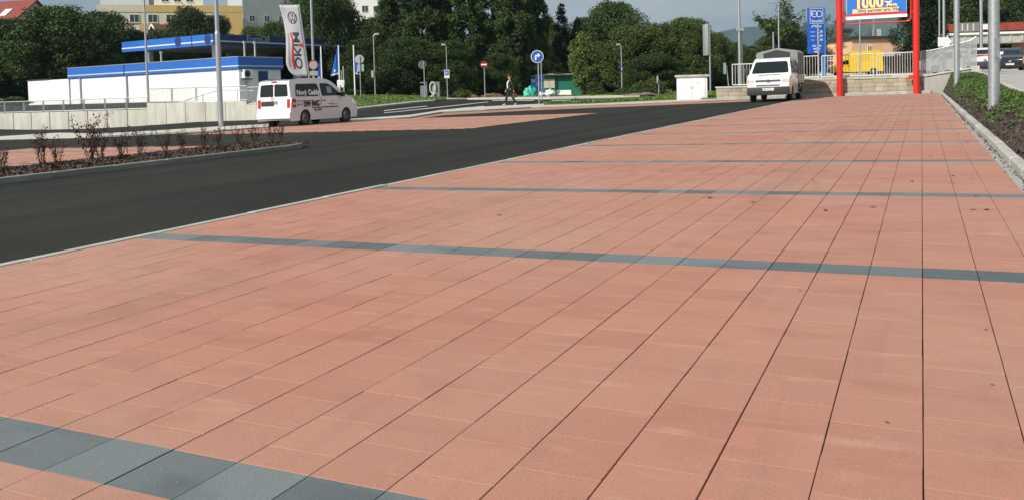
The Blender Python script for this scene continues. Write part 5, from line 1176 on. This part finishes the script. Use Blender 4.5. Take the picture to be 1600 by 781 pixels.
m.add([(a, y, 0) for y, a, b in R_] + [(b, y, 0) for y, a, b in R_], [(i, i+1, len(R_)+i+1, len(R_)+i) for i in range(len(R_)-1)]); on_banner(m.build('red_swoosh', M_RTXT, bo))
m = MB(); m.add([(.88+.10*math.cos(x), 71+2.9*math.sin(x), 0) for x in np.linspace(0, 6.28, 16)[:-1]], [tuple(range(15))]); on_banner(m.build('red_dot', M_RTXT, bo))
m = MB()
for i in range(15): y = 104-i*3.5; m.add([(.13, y, 0), (.21, y, 0), (.21, y-2.2, 0), (.13, y-2.2, 0)], [(0, 1, 2, 3)])
on_banner(m.build('small_print', MATS['grey_print'], bo))
o = roundel('emblem', bo, Matrix.Identity(4), 1.0, MATS['dark_print'], .001)
for w_ in o.data.vertices: w_.co = (.55+w_.co.x*.26, 28-w_.co.y*9.6, 0)
on_banner(o)

# ------------------------------------------------------------------ red framed billboard
bv = 45.08
ua, ub = upx(1313.5, bv), upx(1433, bv); zg = plane(ua, bv); t = thing('billboard', 'blue advertising board held by two thick red posts in front of the block wall', 'billboard', (ua, bv, 0)); W_ = ub-ua
for x in (0, W_): MB().cyl((x, 0, .1), (x, 0, 7.2), .148, .148, 20).build('post', M_REDP, t, smooth=True, fix=False)
MB().box(W_-.34, W_-.12, -.06, .06, plane(ub, bv)+.72, plane(ub, bv)+.90).build('lock_box', M_REDP, t)
zb = 4.10; x0, x1 = .33, W_-.40
bd = MB().box(x0, x1, -.10, .10, zb, 6.9).build('panel', M_SIGNB, t)
def board(n, l, b, g):
    tx = n.new('ShaderNodeTexCoord'); mp_ = n.new('ShaderNodeMapping'); mp_.inputs['Location'].default_value = (-(x0+x1)/2, 0, -(zb+1.0)); mp_.inputs['Scale'].default_value = (.62, 0, .8); l.new(tx.outputs['Object'], mp_.inputs[0])
    ln = n.new('ShaderNodeVectorMath'); ln.operation = 'LENGTH'; l.new(mp_.outputs[0], ln.inputs[0]); l.new(cmix(n, l, mrange(n, l, ln.outputs['Value'], .25, 1.05, 0, 1), (.06, .55, .80), (.02, .17, .60)), b.inputs['Base Color']); b.inputs['Roughness'].default_value = .4
fp = MB().box(x0+.03, x1-.03, -.112, -.101, zb+.24, 6.87).build('poster', world_mat('poster_blue', board), bd)
MB().box(x0, x1, -.13, -.101, zb+.13, zb+.23).build('red_trim', M_REDP, bd); MB().box(x0-.02, x1+.02, -.16, -.101, zb-.02, zb+.125).build('white_trim', M_WHITE, bd)
M_CRM = mat('cream_print', (.72, .58, .30), .5, .04, 3); M_YLW = mat('yellow_print', (.80, .66, .22), .5, .08, 3); M_DKR = mat('dark_red_print', (.22, .015, .02), .5, 0); M_PNK = mat('pink_print', (.7, .38, .38), .5, 0)
lw = x1-x0; MB().prism([(x0+lw*.10, zb+.26), (x0+lw*.87, zb+.26), (x0+lw*.88, zb+.48), (x0+lw*.11, zb+.47)], -.119, -.1125).build('label_strip', M_CRM, fp)
text('lettering', 'Silný partner pro Vás!', .215, M_KTXT, fp, frame_m((x0+lw*.19, -.122, zb+.31), (1, 0, 0), (0, 0, 1)), .002, .003, sx=1.0)
MB().prism([(x0+lw*.34, zb+1.06), (x0+lw*.56, zb+1.07), (x0+lw*.57, zb+1.25), (x0+lw*.33, zb+1.24)], -.119, -.1125).build('pink_patch', M_PNK, fp)
for m, dx, dz, o_, y in ((M_WTXT, 0, 0, .050, -.1135), (M_DKR, -.035, -.03, .03, -.117), (M_YLW, 0, 0, .018, -.121)):
    text('lettering', '1000', .72, m, fp, frame_m((x0+lw*.14+dx, y, zb+.51+dz), (1, .0, .012), (0, 0, 1)), .001, o_, sx=.88); text('lettering', 'x...', .42, m, fp, frame_m((x0+lw*.665+dx, y, zb+.55+dz), (1, 0, .012), (0, 0, 1)), .001, o_*.8, sx=.95)
fr = MB(); fr.tube([(.20, 0, 7.0), (.20, 0, 4.02), (.26, 0, 3.92), (.34, 0, 3.88), (W_-.38, 0, 3.88), (W_-.28, 0, 3.92), (W_-.22, 0, 4.02), (W_-.22, 0, 7.0)], .035, 8).build('tube_frame', M_REDP, t, smooth=True, fix=False)
for x, s in ((.12, .1), (W_-.24, .14)): MB().cyl((x, 0, 4.3), (x+s, 0, 4.3), .03).build('bracket', M_REDP, t)

# ------------------------------------------------------------------ blue price totem
D = 66; u, v, z = at(1277, D); t = thing('price_totem', 'tall blue petrol price sign with white logo, left of the red billboard post', 'sign', (u, v, z), HB+R(8)); X = lambda px: (px-1277)/F*D; Z_ = lambda py: zat(1277, py, D)-z
zt, zl_ = Z_(13), Z_(84); xa, xb = X(1263), X(1287); wd = xb-xa
pn = MB().box(xa, xb, -.16, .16, zl_, zt).build('panel', M_SBLUE, t); MB().box(xb+.003, xb+.16, -.14, .3, -.2, zt-.02).build('mast', mat('light_blue', (.06, .22, .55), .45, .04), t)
cx = (xa+xb)/2; zs = zt-wd*1.02
fm = MB()
for a in ((xa+.05, xb-.05, zs, zs+.04), (xa+.05, xb-.05, zt-.09, zt-.05), (xa+.05, xa+.09, zs+.04, zt-.09), (xb-.09, xb-.05, zs+.04, zt-.09)): fm.box(a[0], a[1], -.168, -.161, a[2], a[3])
fm.build('logo_frame', M_PALE, pn, fix=False)
lg = MB(); rr = .235; zc = zt-.47
for c in (cx-.17, cx+.22): lg.lathe([(rr-.035, -.167), (rr+.02, -.167), (rr+.02, -.161), (rr-.035, -.161)], 26, 'y', (c, 0, zc))
lg.box(cx-.45, cx-.16, -.1685, -.161, zc+.21, zc+.25).box(cx-.45, cx-.41, -.1685, -.161, zc-.12, zc+.21).box(cx-.38, cx-.15, -.1685, -.161, zc-.02, zc+.02); lg.build('logo', M_WTXT, pn, fix=False)
def tt(s, size, zz, sx=.95, x=None, bold=.004): text('lettering', s, size, M_WTXT, pn, frame_m((cx if x is None else x, -.163, zz), (1, 0, 0), (0, 0, 1)), .004, bold, 'CENTER', sx)
tt('EuroOil', .27, zs+.11); tt('ČEPRO', .2, zs-.27, x=cx+.1); MB().prism([(cx-.42, zs-.3), (cx-.3, zs-.24), (cx-.22, zs-.1), (cx-.36, zs-.14)], -.168, -.161).build('bird_mark', M_WTXT, pn)
zp = zs-.70
for i, (a, b) in enumerate((('Natural 95', '31,30'), ('Natural 98', '31,90'), ('Diesel', '31,90'))): tt(a, .09, zp-i*.31+.04, x=cx-.32, bold=.002); tt(b, .25, zp-i*.31, .85, x=cx+.24)
for i, s in enumerate(('LPG · BAR', 'MYČKA', 'PNEU')): tt(s, .17, zp-1.05-i*.23, .95, bold=.006)

# ------------------------------------------------------------------ white electricity cabinet
q = gh(1082, 157.5); D = uv2xy(*q)[1]; u, v, z = at(1082, D); sc0 = D/F
t = thing('utility_cabinet', 'white two door electricity cabinet with flat overhanging roof on the verge', 'cabinet', (u, v, z), HB+R(-8)); wc_, hc = 46*sc0, 40*sc0
MB().box(-wc_/2, wc_/2, 0, .7, -.1, hc-.12).build('body', M_WHITE, t, bevel=.01); MB().box(-wc_/2-.1, wc_/2+.1, -.1, .8, hc-.117, hc).build('roof', M_CONC, t, bevel=.02)
for s in (-1, 1): d_ = MB().box(min(s*.012, s*(wc_/2-.12)), max(s*.012, s*(wc_/2-.12)), -.025, -.002, .05, hc-.2).build('door', M_WHITE, t, bevel=.006); MB().box(s*.06-.015, s*.06+.015, -.05, -.026, hc*.45, hc*.55).build('handle', M_SIGNB, d_)
MB().box(wc_*.15, wc_*.22, -.032, -.0255, hc-.5, hc-.44).build('badge', M_SIGNB, t)

# ------------------------------------------------------------------ green site hut and the things around it
D = 69; u, v, z = at(878, D); t = thing('site_hut', 'green site hut with cream shutters and rubble on its flat roof', 'hut', (u, v, z), HB+R(6)); k = D/F
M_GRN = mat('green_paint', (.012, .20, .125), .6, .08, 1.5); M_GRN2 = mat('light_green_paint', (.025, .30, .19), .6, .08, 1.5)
hh = zat(878, 117, D)-z
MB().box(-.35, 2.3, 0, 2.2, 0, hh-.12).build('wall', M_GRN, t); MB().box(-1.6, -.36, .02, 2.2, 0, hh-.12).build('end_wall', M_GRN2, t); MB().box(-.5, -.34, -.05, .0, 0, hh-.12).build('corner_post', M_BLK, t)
MB().box(-2.2, 2.5, -.3, 2.4, hh-.117, hh).build('roof', M_BLK, t)
for x in (-1.45, -1.0): sh_ = MB().box(x+.01, x+.43, -.04, .015, .72, 1.45).build('shutter', mat('cream_board', (.66, .58, .45), .7, .08, 3), t)
for i in range(9): x = -1.4+i*.38; MB().box(x, x+random.uniform(.2, .5), .0+random.random()*.4, .6, hh+.002, hh+random.uniform(.03, .12)).build('rubble', random.choice([M_CONC, M_SLAB, M_BRICK, M_CREAM]), t)
MB().tube([(1.55, -.35, hh+.02), (1.75, -.38, hh+.06), (1.8, -.42, hh-.1), (1.7, -.42, hh-.25), (1.55, -.4, hh-.36)], .05, 8).build('yellow_hose', M_YEL, t); MB().tube([(1.9, -.02, hh-.2), (2.0, -.03, hh-.6), (1.95, -.03, hh-1.0)], .025, 6).build('cable', M_BLK, t)
u, v, z = at(881, 67.5); t = thing('white_board', 'plain white board leaning against the green hut', 'board', (u, v, z), HB+R(6)); MB().add([(-.57, -.25, 0), (.57, -.25, 0), (.57, .0, .52), (-.57, .0, .52), (-.57, -.22, 0), (.57, -.22, 0), (.57, .03, .52), (-.57, .03, .52)], [(0,1,2,3),(4,5,6,7),(0,1,5,4),(1,2,6,5),(2,3,7,6),(3,0,4,7)]).build('sheet', M_WHITE, t)
M_CRT = mat('blue_plastic', (.03, .09, .28), .5, .15, 6)
for i, (cxp, n) in enumerate(((834, 5), (841, 6), (846.5, 6))):
    for j in range(n):
        u, v, z = at(cxp, 66.5); hgt = .26; t = thing('crate', f'blue plastic crate, {["lowest", "second from the ground", "third from the ground", "fourth from the ground", "fifth from the ground", "topmost sixth"][j]} in the {["left", "middle", "right"][i]} stack by the green hut', 'crate', (u, v, z+j*.29), HB+R(6), 'blue crates stacked by the hut')
        mb = MB().box(-.17, .17, -.15, .15, 0, .03)
        for zz in (.03, .13, .24): mb.box(-.17, .17, -.15, -.13, zz, zz+.05).box(-.17, .17, .13, .15, zz, zz+.05).box(-.17, -.15, -.13, .13, zz, zz+.05).box(.15, .17, -.13, .13, zz, zz+.05)
        for x in (-.17, .0, .15): mb.box(x, x+.02, -.152, -.12, .0, .288)
        mb.build('crate_body', M_CRT, t, fix=False)
        if (i*7+j*3) % 4 == 0: MB().box(-.12, .12, -.12, .1, .035, .2).build('contents', M_FRAME, t)
def lump(name, label, cat, px, D, w, h, m, seed, d=.8):
    u, v, z = at(px, D); bm = bmesh.new(); bmesh.ops.create_icosphere(bm, subdivisions=4, radius=1)
    for q in bm.verts:
        n_ = mnoise.fractal(q.co*1.6+Vector((seed, 0, 0)), 1.0, 2.0, 4); f_ = 1+.28*n_+.10*math.sin(q.co.x*9+q.co.z*5+seed); c_ = q.co*f_; q.co = (c_.x*w/2, c_.y*d/2, max(0, (c_.z*.72+.42))*h*.9)
    me = bpy.data.meshes.new(name); bm.to_mesh(me); bm.free(); me.materials.append(m); sharp(me, 28); o = link(name, me); o.location = (u, v, z-.02); o.rotation_euler = (0, 0, HB); return tag(o, label, cat)
lump('tarpaulin', 'crumpled turquoise tarpaulin heap left of the blue crates', 'tarpaulin', 828, 65.5, 1.05, .85, mat('turquoise_sheet', (.04, .42, .30), .5, .2, 5), 3)
lump('sack', 'small white rubble sack, left of the two before the hut', 'sack', 846.5, 64.5, .5, .42, mat('white_sack', (.7, .7, .7), .7, .1, 6), 8); lump('sack', 'large white rubble sack, right of the two before the hut', 'sack', 859, 65, .85, .6, MATS['white_sack'], 15)
lump('soil_heap', 'brown soil heap on the grass behind the no entry sign', 'heap', 770, 68, 1.8, .42, mat('brown_soil', (.13, .075, .04), .95, .3, 5, .8, 10), 21); lump('soil_heap', 'smaller brown soil heap left of the no entry sign', 'heap', 738, 69, 1.3, .36, MATS['brown_soil'], 27)
lump('rubble_heap', 'low heap of grey soil and stones beneath the weeds near the cabinet', 'heap', 1003, 58, 2.2, .28, mat('stony_soil', (.16, .12, .09), .95, .35, 8, .8, 14), 33)
# tyre air stand
u, v, z = at(663, 64); t = thing('air_stand', 'grey tyre air and vacuum stand with a looped pale hose', 'machine', (u, v, z), HB); M_MACH = mat('machine_grey', (.20, .21, .21), .5, .1, 4)
MB().box(-.28, .22, 0, .5, -.1, .95).box(-.28, .22, 0, .5, 1.13, 1.22).box(.02, .22, .1, .5, .95, 1.13).build('left_unit', M_MACH, t); MB().box(.55, 1.15, 0, .6, -.1, 1.22).build('right_unit', M_MACH, t); MB().box(.62, .85, -.02, -.002, .1, .95).build('panel', M_SIGNB, t)
MB().tube([(.45+.2*math.cos(a)+.2, -.1, .78+.42*math.sin(a)) for a in np.linspace(-.6, 5.2, 16)]+[(.75, -.12, .3), (.5, -.12, .1), (.4, -.12, .03)], .045, 8).build('hose', M_PALE, t, smooth=True, fix=False)
# ------------------------------------------------------------------ walking man
u, v = gh(797.5, 166.3); z = G(u, v)+.05
man = thing('person', 'man in a dark suit and white shirt walking left along the far pavement', 'person', (u, v, z), HB+R(180+22)); man.scale = (1.0,)*3
def skin(name, verts, edges, m, parent, root=0, sub=1):
    me = bpy.data.meshes.new(name); bm = bmesh.new(); ly = bm.verts.layers.skin.verify(); bv_ = []
    for i, (p, r) in enumerate(verts):
        q = bm.verts.new(p); q[ly].radius = r if isinstance(r, tuple) else (r, r); q[ly].use_root = (i == root); bv_.append(q)
    for a, b in edges: bm.edges.new((bv_[a], bv_[b]))
    bm.to_mesh(me); bm.free(); me.materials.append(m); o = link(name, me, parent)
    o.modifiers.new('skin', 'SKIN').use_smooth_shade = True; s = o.modifiers.new('sub', 'SUBSURF'); s.levels = s.render_levels = sub; return o
V, E_ = [], []
def chain(start, pts):
    k = start
    for p, r in pts:
        V.append((p, r)); E_.append((k, len(V)-1)); k = len(V)-1
    return k
V.append(((0, 0, .93), (.10, .075)))
chest = chain(0, [((.01, 0, 1.10), (.09, .07)), ((.0, 0, 1.28), (.10, .075)), ((-.01, 0, 1.42), (.085, .065))])
chain(chest, [((.0, 0, 1.50), .055), ((.02, 0, 1.56), .06), ((.035, 0, 1.63), (.085, .075)), ((.03, 0, 1.71), (.085, .075)), ((.02, 0, 1.765), .05)])
def hand(k, w, d, s, curl):
    d = Vector(d).normalized(); side = Vector((1, 0, 0)); w = Vector(w); palm = chain(k, [(tuple(w+d*.05), (.035, .018))])
    for i, (off, l) in enumerate(((.030, .070), (.010, .080), (-.010, .075), (-.028, .060))):
        b = w+d*.09+side*off; chain(palm, [(tuple(b), .009), (tuple(b+d*l*.55+Vector((0, -s*curl, 0))*.4), .0085), (tuple(b+d*l+Vector((0, -s*curl, 0))), .0075)])
    t = w+d*.035+side*.035; chain(palm, [(tuple(t), .011), (tuple(t+d*.035+side*.012), .009), (tuple(t+d*.055+side*.008), .008)])
for s, el_, wr in ((1, (-.10, .25, 1.14), (-.13, .27, .90)), (-1, (.03, -.25, 1.13), (.16, -.24, .92))):
    k = chain(chest, [((0, s*.10, 1.40), .05), ((-.01, s*.19, 1.38), .042), (el_, .034), (tuple(Vector(el_).lerp(Vector(wr), .6)), .028), (wr, .024)]); hand(k, wr, Vector(wr)-Vector(el_)+Vector((0, 0, -.25)), s, .03)
LEGS = ((1, (-.10, .09, .50), (-.33, .09, .13), (-.24, .09, .035)), (-1, (.19, -.09, .50), (.30, -.09, .09), (.45, -.09, .04)))
for s, kn, an_, toe in LEGS:
    chain(0, [((0, s*.09, .88), (.06, .065)), (tuple((Vector((0, s*.09, .88))+Vector(kn))/2), .055), (kn, .045), (tuple((Vector(kn)+Vector(an_))/2), .04), (an_, .036), (toe, .032)])
body = skin('body', V, E_, M_SKIN, man)
V, E_ = [((0, 0, .90), (.17, .125))], []
c_ = chain(0, [((.0, 0, 1.05), (.165, .125)), ((0, 0, 1.25), (.175, .135)), ((-.015, 0, 1.42), (.13, .11))])
for s, el_, wr in ((1, (-.10, .25, 1.14), (-.13, .27, .90)), (-1, (.03, -.25, 1.13), (.16, -.24, .92))): chain(c_, [((0, s*.11, 1.42), .085), ((-.01, s*.195, 1.39), .075), (el_, .06), (tuple(Vector(el_).lerp(Vector(wr), .5)), .054), (wr, .045)])
skin('jacket', V, E_, M_SUIT, man)
V, E_ = [((.135, 0, .98), (.03, .05))], []
chain(0, [((.142, 0, 1.12), (.034, .06)), ((.145, 0, 1.27), (.036, .07)), ((.105, 0, 1.42), (.034, .06)), ((.02, 0, 1.475), (.062, .062))]); skin('shirt', V, E_, M_WTXT, man)
V, E_ = [((0, 0, .95), (.15, .115))], []
for s, kn, an_, toe in LEGS: chain(0, [((0, s*.09, .86), (.10, .10)), (tuple((Vector((0, s*.09, .86))+Vector(kn))/2), .095), (kn, .08), (tuple((Vector(kn)+Vector(an_))/2), .078), (tuple(Vector(an_)+Vector((0, 0, .0))), .075)])
skin('trousers', V, E_, M_SUIT, man)
for s, kn, an_, toe in LEGS:
    a = Vector(an_); t_ = Vector(toe); V, E_ = [(tuple(a+(a-t_)*.2+Vector((0, 0, -.03))), .042)], []; chain(0, [(tuple(a.lerp(t_, .45)+Vector((0, 0, -.02))), .044), (tuple(t_+(t_-a)*.15), .034)]); skin('shoe', V, E_, M_SHOE, man)
V, E_ = [((-.02, 0, 1.755), (.095, .08))], []; chain(0, [((-.055, 0, 1.70), (.072, .07)), ((-.05, 0, 1.63), (.05, .05))]); chain(0, [((.05, 0, 1.785), (.05, .04))]); skin('hair', V, E_, M_HAIR, man)
V, E_ = [((.115, 0, 1.66), .014)], []; chain(0, [((.135, 0, 1.645), .013), ((.12, 0, 1.64), .012)]); skin('nose', V, E_, M_SKIN, man)
for s in (-1, 1):
    MB().lathe([(0, -.006), (.012, 0), (0, .006)], 10, 'x', (.112, s*.032, 1.685)).build('eye', M_KTXT, man); MB().lathe([(0, -.01), (.028, -.004), (.028, .006), (0, .01)], 10, 'y', (.02, s*.083, 1.665)).build('ear', M_SKIN, man)
MB().box(.108, .118, -.024, .024, 1.598, 1.606).build('mouth', mat('lips', (.30, .09, .07), .5, 0), man)
bag = thing('hand_bag', 'reddish brown bag hanging from the hand of the walking man', 'bag', (0, 0, 0), man.rotation_euler.z); mw = Matrix.Translation((u, v, z)) @ Matrix.Rotation(man.rotation_euler.z, 4, 'Z'); bag.location = mw @ Vector((-.16, .30, .46))
MB().prism(rounded([(-.15, .0), (.15, 0), (.12, .24), (-.12, .24)], .04), -.05, .05).build('bag_body', mat('reddish_leather', (.20, .045, .03), .6, .2, 8), bag, bevel=.015); MB().tube([(-.07, 0, .24), (-.05, 0, .33), (.05, 0, .33), (.07, 0, .24)], .012, 6).build('strap', MATS['reddish_leather'], bag)

# ------------------------------------------------------------------ air between here and the hills
hz = MB().box(-4400, 4400, -800, 6400, -30, 420).build('haze', bpy.data.materials.new('haze'))
m = hz.data.materials[0]; m.use_nodes = True; n = m.node_tree.nodes; n.remove(n['Principled BSDF']); pv = n.new('ShaderNodeVolumePrincipled')
pv.inputs['Color'].default_value = (.55, .78, 1, 1); pv.inputs['Density'].default_value = .00017; pv.inputs['Anisotropy'].default_value = .3
m.node_tree.links.new(pv.outputs[0], n['Material Output'].inputs['Volume']); tag(hz, kind='stuff')
